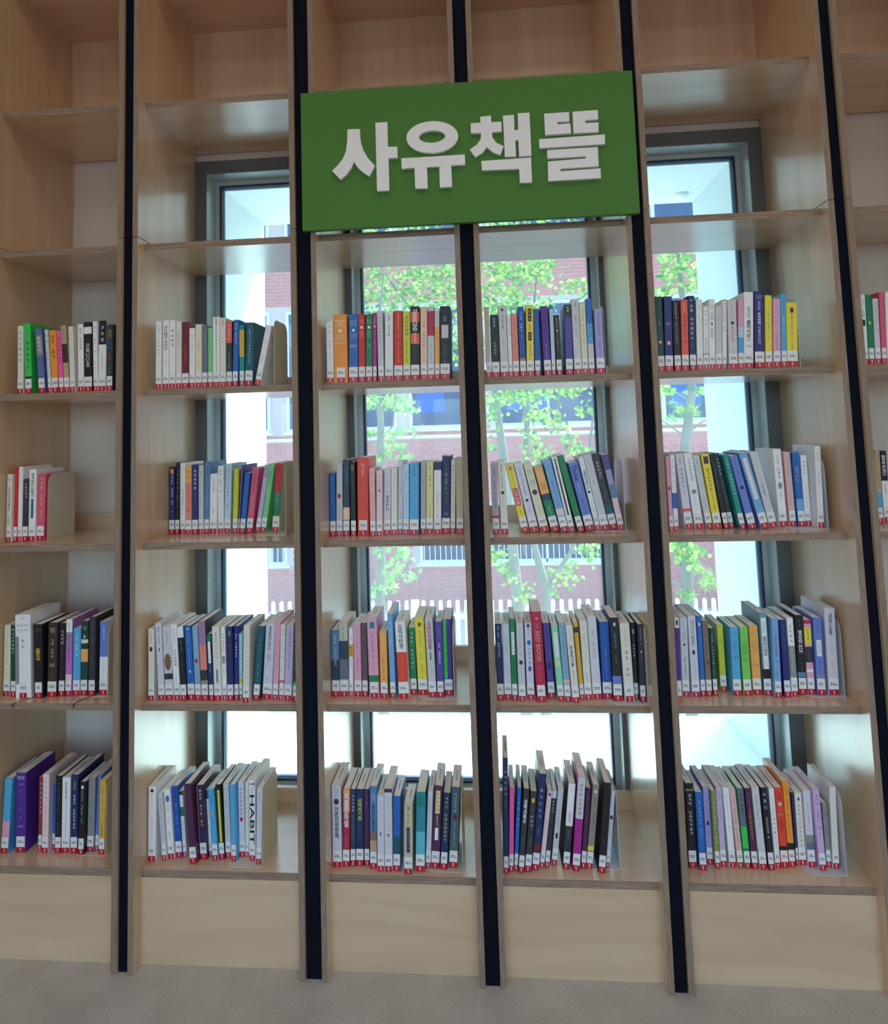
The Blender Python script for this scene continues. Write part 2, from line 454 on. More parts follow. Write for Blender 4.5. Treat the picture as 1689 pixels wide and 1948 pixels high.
# shelf row, bay, x, y, width, height, depth, lean, colour, bands, lettering, sticker width, label
BOOKS = [
(3,1,-1.4321,0.057,0.0186,0.2102,0.1419,-0.0206,'ivory',[],[('~6','r','black',0.06,0.55,0.55)],1,'ivory book, leftmost, top book row, bay at left edge'),
(3,1,-1.4062,0.057,0.0212,0.2165,0.1462,-0.0496,'bright green',[(0.76,1,'black')],[('~2','v','black',0.05,0.2,0.3),('~5','v','black',0.24,0.66,0.62)],1,'bright green book with black band, second from left, top book row, bay at left edge'),
(3,1,-1.3629,0.057,0.0206,0.199,0.1343,-0.0858,'slate blue',[(0.1,0.42,'grey')],[('~4','v','white',0.12,0.38,0.62)],1,'slate blue book with grey band, third from left, top book row, bay at left edge'),
(3,1,-1.3329,0.057,0.011,0.1954,0.1319,-0.0858,'pale grey',[],[('~6','v','navy',0.05,0.6,0.62)],1,'thin pale grey book, fourth from left, top book row, bay at left edge'),
(3,1,-1.3209,0.057,0.0209,0.191,0.1289,-0.0678,'orange',[(0.78,1,'black')],[('~6','v','black',0.06,0.55,0.7)],1,'orange book with black band, fifth from left, top book row, bay at left edge'),
(3,1,-1.2971,0.057,0.0144,0.1902,0.1284,-0.0758,'hot pink',[],[('~7','v','black',0.1,0.55,0.62)],1,'hot pink book, sixth from left, top book row, bay at left edge'),
(3,1,-1.2808,0.057,0.0167,0.206,0.139,-0.0822,'tan',[(0.28,0.56,'dark brown')],[('~4','v','dark brown',0.05,0.25,0.3)],1,'tan book with dark brown band, seventh from left, top book row, bay at left edge'),
(3,1,-1.263,0.057,0.0155,0.2015,0.136,-0.0506,'ivory',[],[('~8','v','grey',0.08,0.6,0.4)],1,'ivory book, eighth from left, top book row, bay at left edge'),
(3,1,-1.2375,0.057,0.0184,0.2073,0.1399,-0.0278,'white',[],[('~7','v','navy',0.05,0.38,0.62),('~6','v','navy',0.48,0.68,0.2)],1,'white book, ninth from left, top book row, bay at left edge'),
(3,1,-1.218,0.057,0.0253,0.2127,0.1436,-0.0266,'black',[(0.07,0.17,'white')],[('~5','v','white',0.3,0.66,0.62)],1,'thick black book with white band, tenth from left, top book row, bay at left edge'),
(3,1,-1.1889,0.057,0.0138,0.2138,0.1443,-0.0265,'white',[],[('~7','v','grey',0.06,0.46,0.5),('~8','v','black',0.56,0.8,0.25)],1,'white book, eleventh from left, top book row, bay at left edge'),
(3,1,-1.1742,0.057,0.0236,0.2153,0.1453,0,'white',[(0,0.34,'black')],[('~3','v','white',0.05,0.32,0.5),('~8','v','grey',0.46,0.7,0.25)],1,'thick white book with black band, twelfth from left, top book row, bay at left edge'),
(3,1,-1.1478,0.057,0.0185,0.2026,0.1367,0,'charcoal',[],[('~2','v','yellow',0.08,0.2,0.62),('~2','v','blue',0.26,0.38,0.62),('~2','v','coral',0.45,0.54,0.62),('~6','v','white',0.64,0.76,0.4)],1,'charcoal book, rightmost, top book row, bay at left edge'),
(3,2,-0.9937,0.057,0.0175,0.2062,0.1392,0,'white',[],[('~9','v','black',0.05,0.5,0.35),('~4','v','black',0.62,0.74,0.2)],1,'white book, leftmost, top book row, bay left of sign'),
(3,2,-0.972,0.057,0.0192,0.2083,0.1406,0,'white',[],[('익스텐드 마인드','r','black',0.08,0.44,0.6),('~8','r','black',0.52,0.68,0.2)],1,'white book, second from left, top book row, bay left of sign'),
(3,2,-0.9513,0.057,0.0186,0.2074,0.14,0,'white',[],[('~4','r','black',0.12,0.4,0.6),('~8','v','tan',0.46,0.64,0.2)],1,'white book, third from left, top book row, bay left of sign'),
(3,2,-0.9306,0.057,0.0174,0.2036,0.1374,0,'ivory',[],[('~5','v','grey',0.14,0.38,0.5),('~9','v','grey',0.42,0.7,0.15)],1,'ivory book, fourth from left, top book row, bay left of sign'),
(3,2,-0.9118,0.057,0.0212,0.2004,0.1353,0,'maroon',[],[('~9','v','coral',0.34,0.62,0.3)],1,'maroon book, fifth from left, top book row, bay left of sign'),
(3,2,-0.8893,0.057,0.0174,0.1807,0.122,0,'white',[],[('~6','v','grey',0.1,0.4,0.4),('~8','v','grey',0.44,0.68,0.2)],1,'small white book, sixth from left, top book row, bay left of sign'),
(3,2,-0.8702,0.057,0.0199,0.1916,0.1294,0,'cream',[],[('~4','v','tan',0.25,0.4,0.4),('~4','v','tan',0.56,0.68,0.2)],1,'cream book, seventh from left, top book row, bay left of sign'),
(3,2,-0.8494,0.057,0.017,0.187,0.1262,0,'slate',[],[('~6','v','lilac',0.1,0.4,0.4),('~8','v','grey',0.45,0.7,0.3)],1,'small slate book, eighth from left, top book row, bay left of sign'),
(3,2,-0.8313,0.057,0.0144,0.1789,0.1207,0,'light green',[],[('~9','v','green',0.12,0.4,0.3),('~8','v','dark green',0.45,0.7,0.2)],1,'small light green book, ninth from left, top book row, bay left of sign'),
(3,2,-0.8158,0.057,0.0204,0.212,0.1431,0,'white',[],[('~3','r','black',0.03,0.12,0.3),('|','q','black',0,0.82,0.06),('~9','v','black',0.22,0.55,0.2)],1,'white book, tenth from left, top book row, bay left of sign'),
(3,2,-0.7941,0.057,0.0178,0.2081,0.1404,0,'ivory',[],[('~3','v','black',0.02,0.12,0.5),('~9','v','grey',0.2,0.75,0.2)],1,'ivory book, eleventh from left, top book row, bay left of sign'),
(3,2,-0.7743,0.057,0.0172,0.1985,0.134,0,'charcoal',[(0,0.34,'coral')],[('~5','v','pale grey',0.05,0.3,0.4),('~9','v','pale grey',0.48,0.8,0.3)],1,'charcoal book with coral band, twelfth from left, top book row, bay left of sign'),
(3,2,-0.7565,0.057,0.0167,0.2005,0.1353,0.0247,'blue',[],[('~9','v','white',0.05,0.36,0.35),('~9','v','sky blue',0.4,0.75,0.15)],1,'blue book, thirteenth from left, top book row, bay left of sign'),
(3,2,-0.7347,0.057,0.015,0.1822,0.123,0,'teal',[(0.08,0.52,'mustard')],[('~8','v','dark green',0.1,0.5,0.3)],1,'small teal book with mustard band, fourteenth from left, top book row, bay left of sign'),
(3,2,-0.7182,0.057,0.0237,0.1896,0.128,0.0304,'dark teal',[],[('~11','v','pale blue',0.1,0.65,0.3)],1,'thick dark teal book, fifteenth from left, top book row, bay left of sign'),
(3,2,-0.6888,0.057,0.0175,0.1812,0.1223,0.2052,'white',[],[('~9','v','lilac',0.04,0.4,0.35),('~8','v','black',0.5,0.66,0.25)],1,'small white book, rightmost, top book row, bay left of sign'),
(3,3,-0.4696,0.057,0.0203,0.1818,0.1227,0,'white',[],[('~8','v','black',0.05,0.25,0.3),('~3','v','black',0.3,0.44,0.3),('~8','v','grey',0.5,0.7,0.2)],1,"small white book, leftmost, top book row, bay below sign's left half"),
(3,3,-0.4478,0.057,0.0405,0.2032,0.1372,0,'orange',[],[('~4','h','white',0.08,0.19,0.7),('o','h','white',0.215,0.265,0.26),('~6','h','cream',0.29,0.37,0.7),('~6','h','white',0.41,0.435,0.75)],0.62,"thick orange book, second from left, top book row, bay below sign's left half"),
(3,3,-0.405,0.057,0.0276,0.2022,0.1365,0.0199,'blue',[],[('~4','h','pale blue',0.09,0.18,0.8),('o','h','white',0.215,0.26,0.3),('~6','h','pale blue',0.29,0.36,0.8),('~5','h','white',0.45,0.5,0.8)],1,"thick blue book, third from left, top book row, bay below sign's left half"),
(3,3,-0.3754,0.057,0.0198,0.2015,0.136,0.0128,'red',[],[('~4','h','pink',0.08,0.15,0.8),('o','h','white',0.175,0.22,0.4),('~6','h','pink',0.25,0.36,0.7)],1,"red book, fourth from left, top book row, bay below sign's left half"),
(3,3,-0.3546,0.057,0.0196,0.2006,0.1354,0.022,'green',[],[('~4','h','mint',0.08,0.15,0.8),('o','h','white',0.175,0.22,0.4),('~6','h','mint',0.25,0.36,0.7),('~5','h','mint',0.44,0.5,0.7)],1,"green book, fifth from left, top book row, bay below sign's left half"),
(3,3,-0.3337,0.057,0.012,0.2042,0.1378,0.0188,'magenta',[],[('~3','v','pink',0.06,0.16,0.6),('o','h','pink',0.18,0.22,0.5),('~6','v','pink',0.25,0.5,0.4)],1,"thin magenta book, sixth from left, top book row, bay below sign's left half"),
(3,3,-0.3173,0.057,0.0169,0.207,0.1397,0,'pale grey',[],[('~8','v','charcoal',0.07,0.48,0.4),('~8','v','grey',0.55,0.75,0.2)],1,"pale grey book, seventh from left, top book row, bay below sign's left half"),
(3,3,-0.2976,0.057,0.024,0.2059,0.139,0.0215,'white',[],[('~7','v','black',0.06,0.36,0.5),('~9','v','grey',0.4,0.75,0.15)],1,"thick white book, eighth from left, top book row, bay below sign's left half"),
(3,3,-0.2708,0.057,0.0253,0.2062,0.1392,0.0198,'red',[],[('~12','r','yellow',0.03,0.38,0.75),('~14','r','yellow',0.44,0.74,0.3)],1,"thick red book, ninth from left, top book row, bay below sign's left half"),
(3,3,-0.2439,0.057,0.0213,0.2036,0.1375,0.0194,'lime',[],[('~5','r','black',0.06,0.36,0.6),('~13','r','black',0.4,0.75,0.28)],1,"lime book, tenth from left, top book row, bay below sign's left half"),
(3,3,-0.2214,0.057,0.026,0.2179,0.1471,0.0183,'black',[(0.08,0.22,'coral'),(0.37,0.51,'coral')],[('TRANSCEND','r','white',0.04,0.34,0.6),('~4','v','white',0.36,0.52,0.4),('~8','v','grey',0.56,0.68,0.3)],1,"thick black book, eleventh from left, top book row, bay below sign's left half"),
(3,3,-0.1933,0.057,0.0198,0.2153,0.1453,0.0258,'peach',[],[('~8','v','brown',0.2,0.55,0.4),('~8','v','tan',0.6,0.75,0.2)],1,"peach book, twelfth from left, top book row, bay below sign's left half"),
(3,3,-0.172,0.057,0.019,0.2144,0.1447,0.0254,'pale grey',[(0.06,0.4,'crimson')],[('~9','v','charcoal',0.46,0.8,0.3)],1,"pale grey book, thirteenth from left, top book row, bay below sign's left half"),
(3,3,-0.1515,0.057,0.0142,0.2038,0.1376,0.026,'light orange',[(0,0.24,'pale grey')],[('~3','v','grey',0.04,0.2,0.5),('~7','v','tan',0.3,0.75,0.4)],1,"light orange book, fourteenth from left, top book row, bay below sign's left half"),
(3,3,-0.136,0.057,0.029,0.2142,0.1446,0.0268,'black',[],[('~2','v','white',0.14,0.21,0.25),('#','q','pale grey',0.26,0.44,0.68),('~10','v','grey',0.54,0.8,0.35)],1,"thick black book, rightmost, top book row, bay below sign's left half"),
(3,4,-0.0021,0.057,0.0143,0.2063,0.1393,0,'beige',[],[('~6','v','brown',0.06,0.3,0.4),('~9','v','grey',0.34,0.55,0.2)],1,"beige book, leftmost, top book row, bay below sign's right half"),
(3,4,0.0145,0.057,0.0228,0.1832,0.1236,0,'black',[],[('~3','v','white',0.05,0.2,0.35),('~4','v','pale grey',0.44,0.64,0.35)],1,"small black book, second from left, top book row, bay below sign's right half"),
(3,4,0.0395,0.057,0.0222,0.2082,0.1405,0,'pale grey',[],[('#','q','black',0.04,0.075,0.3),('~4','v','charcoal',0.13,0.33,0.4),('~4','v','grey',0.47,0.58,0.2)],1,"pale grey book, third from left, top book row, bay below sign's right half"),
(3,4,0.063,0.057,0.0112,0.1824,0.1231,0,'white',[],[('~9','v','black',0.07,0.42,0.45),('~7','v','black',0.5,0.75,0.3)],1,"thin white book, fourth from left, top book row, bay below sign's right half"),
(3,4,0.0754,0.057,0.0174,0.1825,0.1232,0,'salmon',[],[('~9','v','maroon',0.06,0.7,0.3)],1,"small salmon book, fifth from left, top book row, bay below sign's right half"),
(3,4,0.0953,0.057,0.0176,0.2034,0.1373,0,'royal blue',[(0.74,0.8,'taupe')],[('~9','v','white',0.07,0.45,0.35)],1,"royal blue book, sixth from left, top book row, bay below sign's right half"),
(3,4,0.114,0.057,0.0212,0.2067,0.1395,0.0242,'yellow',[],[('#','q','black',0.05,0.23,0.5),('~3','v','yellow',0.06,0.22,0.35),('~3','v','black',0.26,0.36,0.5),('#','q','black',0.38,0.5,0.45),('~2','v','yellow',0.4,0.48,0.3),('~8','v','charcoal',0.56,0.78,0.3)],1,"yellow book, seventh from left, top book row, bay below sign's right half"),
(3,4,0.1375,0.057,0.0159,0.1945,0.1313,0.0157,'royal blue',[],[('~10','v','sky blue',0.15,0.55,0.25)],1,"royal blue book, eighth from left, top book row, bay below sign's right half"),
(3,4,0.164,0.057,0.0207,0.2021,0.1364,-0.019,'purple',[],[('~9','r','plum',0.05,0.5,0.55),('~9','v','lilac',0.55,0.75,0.2)],1,"purple book, ninth from left, top book row, bay below sign's right half"),
(3,4,0.1858,0.057,0.0109,0.2046,0.1381,0,'pale blue',[(0,0.06,'teal')],[('~8','v','teal',0.1,0.6,0.4)],1,"thin pale blue book, tenth from left, top book row, bay below sign's right half"),
(3,4,0.1996,0.057,0.0157,0.1746,0.1178,-0.0136,'black',[],[('~5','v','pale grey',0.05,0.22,0.3),('o','h','white',0.245,0.275,0.25),('~12','v','grey',0.3,0.6,0.35)],1,"small black book, eleventh from left, top book row, bay below sign's right half"),
(3,4,0.2255,0.057,0.0202,0.2027,0.1368,0.0146,'violet',[(0,0.18,'charcoal')],[('~2','v','white',0.03,0.11,0.4),('~9','v','indigo',0.2,0.78,0.35)],1,"violet book with charcoal band, twelfth from left, top book row, bay below sign's right half"),
(3,4,0.2493,0.057,0.0215,0.2173,0.1467,0,'pale grey',[],[('~3','v','navy',0.04,0.12,0.5),('~3','v','navy',0.22,0.3,0.5),('~6','v','navy',0.4,0.52,0.4)],1,"pale grey book, thirteenth from left, top book row, bay below sign's right half"),
(3,4,0.2719,0.057,0.0166,0.2051,0.1384,0,'cream',[],[('~12','v','charcoal',0.09,0.58,0.35),('~3','v','grey',0.64,0.7,0.2)],1,"cream book, fourteenth from left, top book row, bay below sign's right half"),
(3,4,0.2903,0.057,0.0163,0.2168,0.1464,0,'pale grey',[(0,0.33,'blue'),(0.33,0.6,'sky blue')],[('~7','v','royal blue',0.32,0.6,0.5)],1,"pale grey book, fifteenth from left, top book row, bay below sign's right half"),
(3,4,0.3125,0.057,0.0231,0.1865,0.1259,0,'lavender',[],[('~11','v','indigo',0.06,0.43,0.3),('~11','v','indigo',0.48,0.72,0.5)],1,"small lavender book, rightmost, top book row, bay below sign's right half"),
(3,5,0.4823,0.057,0.0192,0.2155,0.1455,0.0177,'dark green',[],[('~2','v','mint',0.33,0.38,0.5),('o','h','peach',0.59,0.63,0.4)],1,'dark green book, leftmost, top book row, bay right of sign'),
(3,5,0.5026,0.057,0.0223,0.2146,0.1448,0.0358,'indigo',[],[('~4','v','violet',0.22,0.55,0.4),('~3','h','pale grey',0.35,0.39,0.6),('o','h','peach',0.6,0.65,0.4)],1,'indigo book, second from left, top book row, bay right of sign'),
(3,5,0.5284,0.057,0.0184,0.2022,0.1365,0.0216,'black',[],[('~12','v','white',0.04,0.27,0.5),('~8','v','grey',0.3,0.62,0.4)],1,'black book, third from left, top book row, bay right of sign'),
(3,5,0.5487,0.057,0.0194,0.2036,0.1374,0.0396,'coral',[],[('~5','v','cream',0.04,0.17,0.5),('~7','v','dark brown',0.22,0.62,0.5)],1,'coral book, fourth from left, top book row, bay right of sign'),
(3,5,0.5704,0.057,0.018,0.2136,0.1442,0.0308,'navy',[],[('o','h','white',0.05,0.07,0.2),('~7','v','white',0.11,0.53,0.5),('o','h','white',0.56,0.58,0.2),('~4','v','pale grey',0.65,0.7,0.5)],1,'navy book, fifth from left, top book row, bay right of sign'),
(3,5,0.5903,0.057,0.0172,0.2018,0.1362,0.0426,'white',[],[('~8','v','grey',0.06,0.45,0.3),('~5','v','grey',0.52,0.78,0.15)],1,'white book, sixth from left, top book row, bay right of sign'),
(3,5,0.6085,0.057,0.0136,0.1812,0.1223,0.0523,'white',[(0.74,0.78,'royal blue')],[('~6','v','navy',0.05,0.36,0.4),('#','q','pale blue',0.5,0.73,0.5)],1,'small white book, seventh from left, top book row, bay right of sign'),
(3,5,0.6234,0.057,0.0169,0.2009,0.1356,0.0526,'white',[],[('~4','h','grey',0.08,0.14,0.7),('~4','h','black',0.2,0.3,0.6),('#','q','black',0.33,0.37,0.2),('~4','h','black',0.42,0.55,0.6)],1,'white book, eighth from left, top book row, bay right of sign'),
(3,5,0.6414,0.057,0.0171,0.181,0.1221,0.0583,'pale grey',[],[('~10','v','grey',0.06,0.7,0.25)],1,'small pale grey book, ninth from left, top book row, bay right of sign'),
(3,5,0.6599,0.057,0.0114,0.1987,0.1341,0.0608,'white',[(0,0.02,'orange')],[('~10','v','black',0.04,0.46,0.5),('~9','v','grey',0.5,0.82,0.3)],1,'thin white book, tenth from left, top book row, bay right of sign'),
(3,5,0.6773,0.057,0.0243,0.1964,0.1326,0.0385,'pale grey',[],[('~9','v','coral',0.06,0.28,0.2),('o','h','charcoal',0.31,0.36,0.35),('~6','v','red',0.38,0.66,0.35),('~5','v','black',0.72,0.8,0.4)],1,'thick pale grey book, eleventh from left, top book row, bay right of sign'),
(3,5,0.703,0.057,0.0143,0.1982,0.1338,0.061,'pink',[(0.4,0.55,'pale blue'),(0.55,0.8,'sky blue')],[('~9','v','violet',0.08,0.7,0.3)],1,'pink book with sky blue band, twelfth from left, top book row, bay right of sign'),
(3,5,0.7181,0.057,0.0254,0.2167,0.1463,0.0645,'white',[],[('당신이','v','grey',0.19,0.35,0.42),('플라시보','v','black',0.37,0.59,0.46),('다','v','grey',0.6,0.655,0.4),('~6','h','charcoal',0.69,0.73,0.7)],1,'thick white book, thirteenth from left, top book row, bay right of sign'),
(3,5,0.747,0.057,0.0269,0.2168,0.1463,0.0567,'indigo',[],[('~5','h','lilac',0.05,0.11,0.6),('당신도','v','lilac',0.13,0.25,0.34),('초자연적','v','white',0.28,0.44,0.34),('이 될 수 있다','v','lilac',0.45,0.7,0.3),('~6','h','pale grey',0.78,0.8,0.6)],1,'thick indigo book, fourteenth from left, top book row, bay right of sign'),
(3,5,0.7761,0.057,0.0188,0.2043,0.1379,0.0599,'yellow',[],[('~9','v','teal',0.16,0.62,0.4)],1,'yellow book, fifteenth from left, top book row, bay right of sign'),
(3,5,0.7974,0.057,0.0201,0.1934,0.1306,0.0616,'pink',[],[('~7','v','lilac',0.08,0.5,0.5),('~7','v','grey',0.5,0.76,0.5)],1,'pink book, sixteenth from left, top book row, bay right of sign'),
(3,5,0.8194,0.057,0.0142,0.2068,0.1396,0.0551,'sky blue',[],[('~7','v','royal blue',0.05,0.3,0.4),('~3','v','white',0.3,0.4,0.4),('~4','v','royal blue',0.6,0.75,0.2)],1,'sky blue book, seventeenth from left, top book row, bay right of sign'),
(3,5,0.8345,0.057,0.0291,0.1807,0.122,0.0551,'yellow',[],[('~11','v','black',0.17,0.52,0.28),('#','q','maroon',0.08,0.16,0.3),('~10','v','charcoal',0.55,0.75,0.5)],1,'thick yellow book, rightmost, top book row, bay right of sign'),
(3,6,1.0376,0.057,0.0142,0.1957,0.1321,0.0244,'white',[],[('~4','v','navy',0.06,0.15,0.5),('~3','v','navy',0.22,0.32,0.5),('#','q','black',0.36,0.45,0.5)],1,'white book, leftmost, top book row, bay at right edge'),
(3,6,1.0529,0.057,0.0149,0.195,0.1317,0.0248,'green',[],[('~6','v','dark green',0.06,0.36,0.4),('o','h','lime',0.38,0.43,0.4)],1,'green book, second from left, top book row, bay at right edge'),
(3,6,1.0699,0.057,0.0148,0.1833,0.1237,0.0317,'pale grey',[],[('~9','v','charcoal',0.05,0.5,0.35)],1,'small pale grey book, third from left, top book row, bay at right edge'),
(3,6,1.0869,0.057,0.0125,0.2008,0.1355,0.0369,'rose',[],[('~8','v','maroon',0.05,0.7,0.25)],1,'thin rose book, fourth from left, top book row, bay at right edge'),
(3,6,1.1005,0.057,0.0132,0.2001,0.1351,0.0493,'white',[],[('~8','v','grey',0.05,0.7,0.25)],1,'thin white book, rightmost, top book row, bay at right edge'),
(2,6,1.1084,0.1978,0.0152,0.2108,0.1423,0.0302,'tan',[(0.58,0.78,'sky blue')],[('~9','v','brown',0.06,0.5,0.4)],1,'tan book with sky blue band, leftmost, second book row, bay at right edge'),
(2,6,1.1345,0.2143,0.018,0.2077,0.1402,0.016,'white',[(0,0.42,'black')],[('합수인간','v','white',0.06,0.34,0.6),('~4','v','black',0.47,0.6,0.4)],1,'white book with black band, rightmost, second book row, bay at right edge'),
(2,1,-1.486,0.0963,0.0159,0.2065,0.1394,0,'ivory',[],[('~5','h','charcoal',0.05,0.1,0.7),('시간의 지배자','v','black',0.18,0.55,0.34),('~6','h','charcoal',0.62,0.74,0.6)],1,'ivory book, leftmost, second book row, bay at left edge'),
(2,1,-1.4695,0.1088,0.0112,0.2282,0.154,0,'red',[],[('~9','v','orange',0.12,0.6,0.45)],1,'thin red book, second from left, second book row, bay at left edge'),
(2,1,-1.4577,0.1098,0.0136,0.228,0.1539,0,'white',[],[('~5','v','grey',0.06,0.26,0.4),('~10','v','pale blue',0.3,0.75,0.15)],1,'tall white book, third from left, second book row, bay at left edge'),
(2,1,-1.4435,0.1126,0.0179,0.1895,0.1279,0,'charcoal',[],[('~5','r','peach',0.06,0.31,0.5),('~6','r','grey',0.34,0.48,0.3)],1,'charcoal book, fourth from left, second book row, bay at left edge'),
(2,1,-1.4229,0.1102,0.0227,0.2186,0.1475,0,'white',[],[('생각한다는 착각','v','black',0.05,0.39,0.45),('#','q','dark teal',0.41,0.68,0.34),('~8','v','white',0.43,0.66,0.12)],1,'white book, fifth from left, second book row, bay at left edge'),
(2,1,-1.3995,0.1154,0.0239,0.2039,0.1376,0.016,'rose',[],[('~10','v','yellow',0.05,0.66,0.4)],1,'thick rose book, rightmost, second book row, bay at left edge'),
(2,2,-1.023,0.22,0.0189,0.2115,0.1428,0,'indigo',[],[('#','q','mustard',0.03,0.1,0.55),('~12','r','white',0.11,0.57,0.4),('~2','v','lilac',0.64,0.74,0.3)],1,'indigo book, leftmost, second book row, bay left of sign'),
(2,2,-1.0035,0.22,0.0142,0.2253,0.1521,0.0166,'black',[],[('~5','v','grey',0.08,0.38,0.4),('~3','v','grey',0.45,0.55,0.4)],1,'black book, second from left, second book row, bay left of sign'),
(2,2,-0.985,0.2162,0.0173,0.2241,0.1513,0,'white',[],[('~9','v','grey',0.05,0.34,0.2),('~5','v','charcoal',0.37,0.6,0.5),('~6','v','charcoal',0.62,0.75,0.2)],1,'white book, third from left, second book row, bay left of sign'),
(2,2,-0.9641,0.2095,0.0186,0.2166,0.1462,0,'peach',[(0,0.25,'light orange'),(0.25,0.8,'salmon')],[('~8','v','red',0.06,0.7,0.6)],1,'peach book with salmon band, fourth from left, second book row, bay left of sign'),
(2,2,-0.9447,0.2136,0.0195,0.2175,0.1468,0,'indigo',[],[('~5','v','white',0.06,0.37,0.5),('~9','v','grey',0.4,0.55,0.3)],1,'indigo book, fifth from left, second book row, bay left of sign'),
(2,2,-0.9244,0.2157,0.0154,0.2159,0.1457,0,'pale grey',[],[('~6','v','charcoal',0.08,0.37,0.4),('~10','v','charcoal',0.4,0.62,0.25)],1,'pale grey book, sixth from left, second book row, bay left of sign'),
(2,2,-0.9084,0.22,0.0163,0.225,0.1519,0.0161,'steel blue',[],[('~6','v','navy',0.05,0.2,0.4),('~8','v','pale blue',0.38,0.6,0.25),('~4','v','navy',0.68,0.75,0.2)],1,'steel blue book, seventh from left, second book row, bay left of sign'),
(2,2,-0.8911,0.22,0.0241,0.1866,0.1259,0.0179,'white',[],[('~3','v','grey',0.07,0.16,0.25),('~4','v','black',0.17,0.31,0.25),('~3','v','grey',0.56,0.67,0.35)],1,'thick white book, eighth from left, second book row, bay left of sign'),
(2,2,-0.863,0.22,0.0189,0.2112,0.1425,0,'white',[],[('~7','v','grey',0.05,0.4,0.5),('~10','v','grey',0.44,0.8,0.2)],1,'white book, ninth from left, second book row, bay left of sign'),
(2,2,-0.8431,0.22,0.0197,0.2173,0.1467,0.0306,'pale blue',[],[('~3','v','navy',0.06,0.16,0.6),('~10','v','navy',0.18,0.68,0.35)],1,'pale blue book, tenth from left, second book row, bay left of sign'),
(2,2,-0.8165,0.22,0.016,0.2015,0.136,0.032,'lime',[],[('~7','v','black',0.23,0.6,0.35)],1,'lime book, eleventh from left, second book row, bay left of sign'),
(2,2,-0.7997,0.22,0.006,0.2129,0.1437,0.0696,'violet',[],[('~9','v','white',0.06,0.5,0.5)],1,'thin violet book, twelfth from left, second book row, bay left of sign'),
(2,2,-0.7903,0.2111,0.0162,0.1887,0.1274,0.1027,'blue',[],[('~6','v','royal blue',0.1,0.6,0.4)],1,'blue book, thirteenth from left, second book row, bay left of sign'),
(2,2,-0.7733,0.22,0.0209,0.2033,0.1372,0.12,'rose',[],[('~6','v','maroon',0.08,0.38,0.4),('~9','v','pink',0.42,0.72,0.35)],1,'rose book, fourteenth from left, second book row, bay left of sign'),
(2,2,-0.7428,0.22,0.0144,0.2116,0.1428,0.1565,'lilac',[],[('~3','v','black',0.04,0.18,0.7),('~9','v','charcoal',0.25,0.7,0.3)],1,'lilac book, fifteenth from left, second book row, bay left of sign'),
(2,2,-0.7263,0.22,0.0168,0.2126,0.1435,0.1506,'light green',[],[('~6','v','green',0.05,0.32,0.4),('~3','v','green',0.6,0.7,0.2)],1,'light green book, sixteenth from left, second book row, bay left of sign'),
(2,2,-0.6892,0.22,0.0219,0.2163,0.146,0.0754,'cream',[(0.01,0.43,'red'),(0.43,0.77,'green')],[('~9','v','maroon',0.04,0.4,0.4),('~8','v','white',0.45,0.62,0.35)],1,'cream book with red band, rightmost, second book row, bay left of sign'),
(2,3,-0.481,0.1161,0.0174,0.186,0.1256,0,'blue',[],[('~6','v','pale blue',0.06,0.5,0.3)],1,"small blue book, leftmost, second book row, bay below sign's left half"),
(2,3,-0.463,0.1176,0.0177,0.2126,0.1435,0.0185,'pale grey',[],[('~8','v','pink',0.05,0.4,0.45),('o','h','crimson',0.41,0.48,0.58),('~9','v','grey',0.52,0.8,0.3)],1,"pale grey book, second from left, second book row, bay below sign's left half"),
(2,3,-0.4443,0.1251,0.0201,0.2247,0.1517,0.0168,'dark slate',[(0.63,0.79,'peach')],[('~8','v','steel blue',0.1,0.4,0.4)],1,"dark slate book, third from left, second book row, bay below sign's left half"),
(2,3,-0.4188,0.1187,0.0154,0.2186,0.1476,0,'black',[],[('~9','v','brown',0.14,0.55,0.45),('#','q','brown',0.04,0.13,0.5)],1,"black book, fourth from left, second book row, bay below sign's left half"),
(2,3,-0.4006,0.1254,0.0337,0.2307,0.1558,0.0149,'vermilion',[],[('~3','h','white',0.08,0.14,0.45),('~3','v','white',0.15,0.25,0.45),('~12','v','salmon',0.27,0.5,0.4)],0.75,"thick vermilion book, fifth from left, second book row, bay below sign's left half"),
(2,3,-0.3586,0.1025,0.0166,0.1986,0.1341,0,'pale rose',[],[('~12','v','rose',0.05,0.8,0.45)],1,"pale rose book, sixth from left, second book row, bay below sign's left half"),
(2,3,-0.3401,0.1004,0.017,0.1907,0.1287,0.0205,'pale pink',[],[('~9','v','charcoal',0.05,0.28,0.4),('#','q','crimson',0.29,0.32,0.35),('~10','v','grey',0.36,0.8,0.2)],1,"pale pink book, seventh from left, second book row, bay below sign's left half"),
(2,3,-0.3224,0.1235,0.0204,0.1946,0.1314,0.0318,'pale lilac',[],[('~9','v','charcoal',0.06,0.36,0.2),('센서티브','v','black',0.4,0.63,0.42),('~6','v','grey',0.66,0.75,0.15)],1,"pale lilac book, eighth from left, second book row, bay below sign's left half"),
(2,3,-0.3001,0.1251,0.0178,0.1954,0.1319,0.0253,'ivory',[],[('~8','v','tan',0.08,0.45,0.3),('~6','v','tan',0.5,0.6,0.2)],1,"ivory book, ninth from left, second book row, bay below sign's left half"),
(2,3,-0.2817,0.139,0.0141,0.2151,0.1452,0.0329,'pale lilac',[],[('~9','v','grey',0.05,0.35,0.3),('~4','v','steel blue',0.36,0.45,0.5),('~4','v','yellow',0.45,0.56,0.5),('~6','v','navy',0.66,0.78,0.3)],1,"pale lilac book, tenth from left, second book row, bay below sign's left half"),
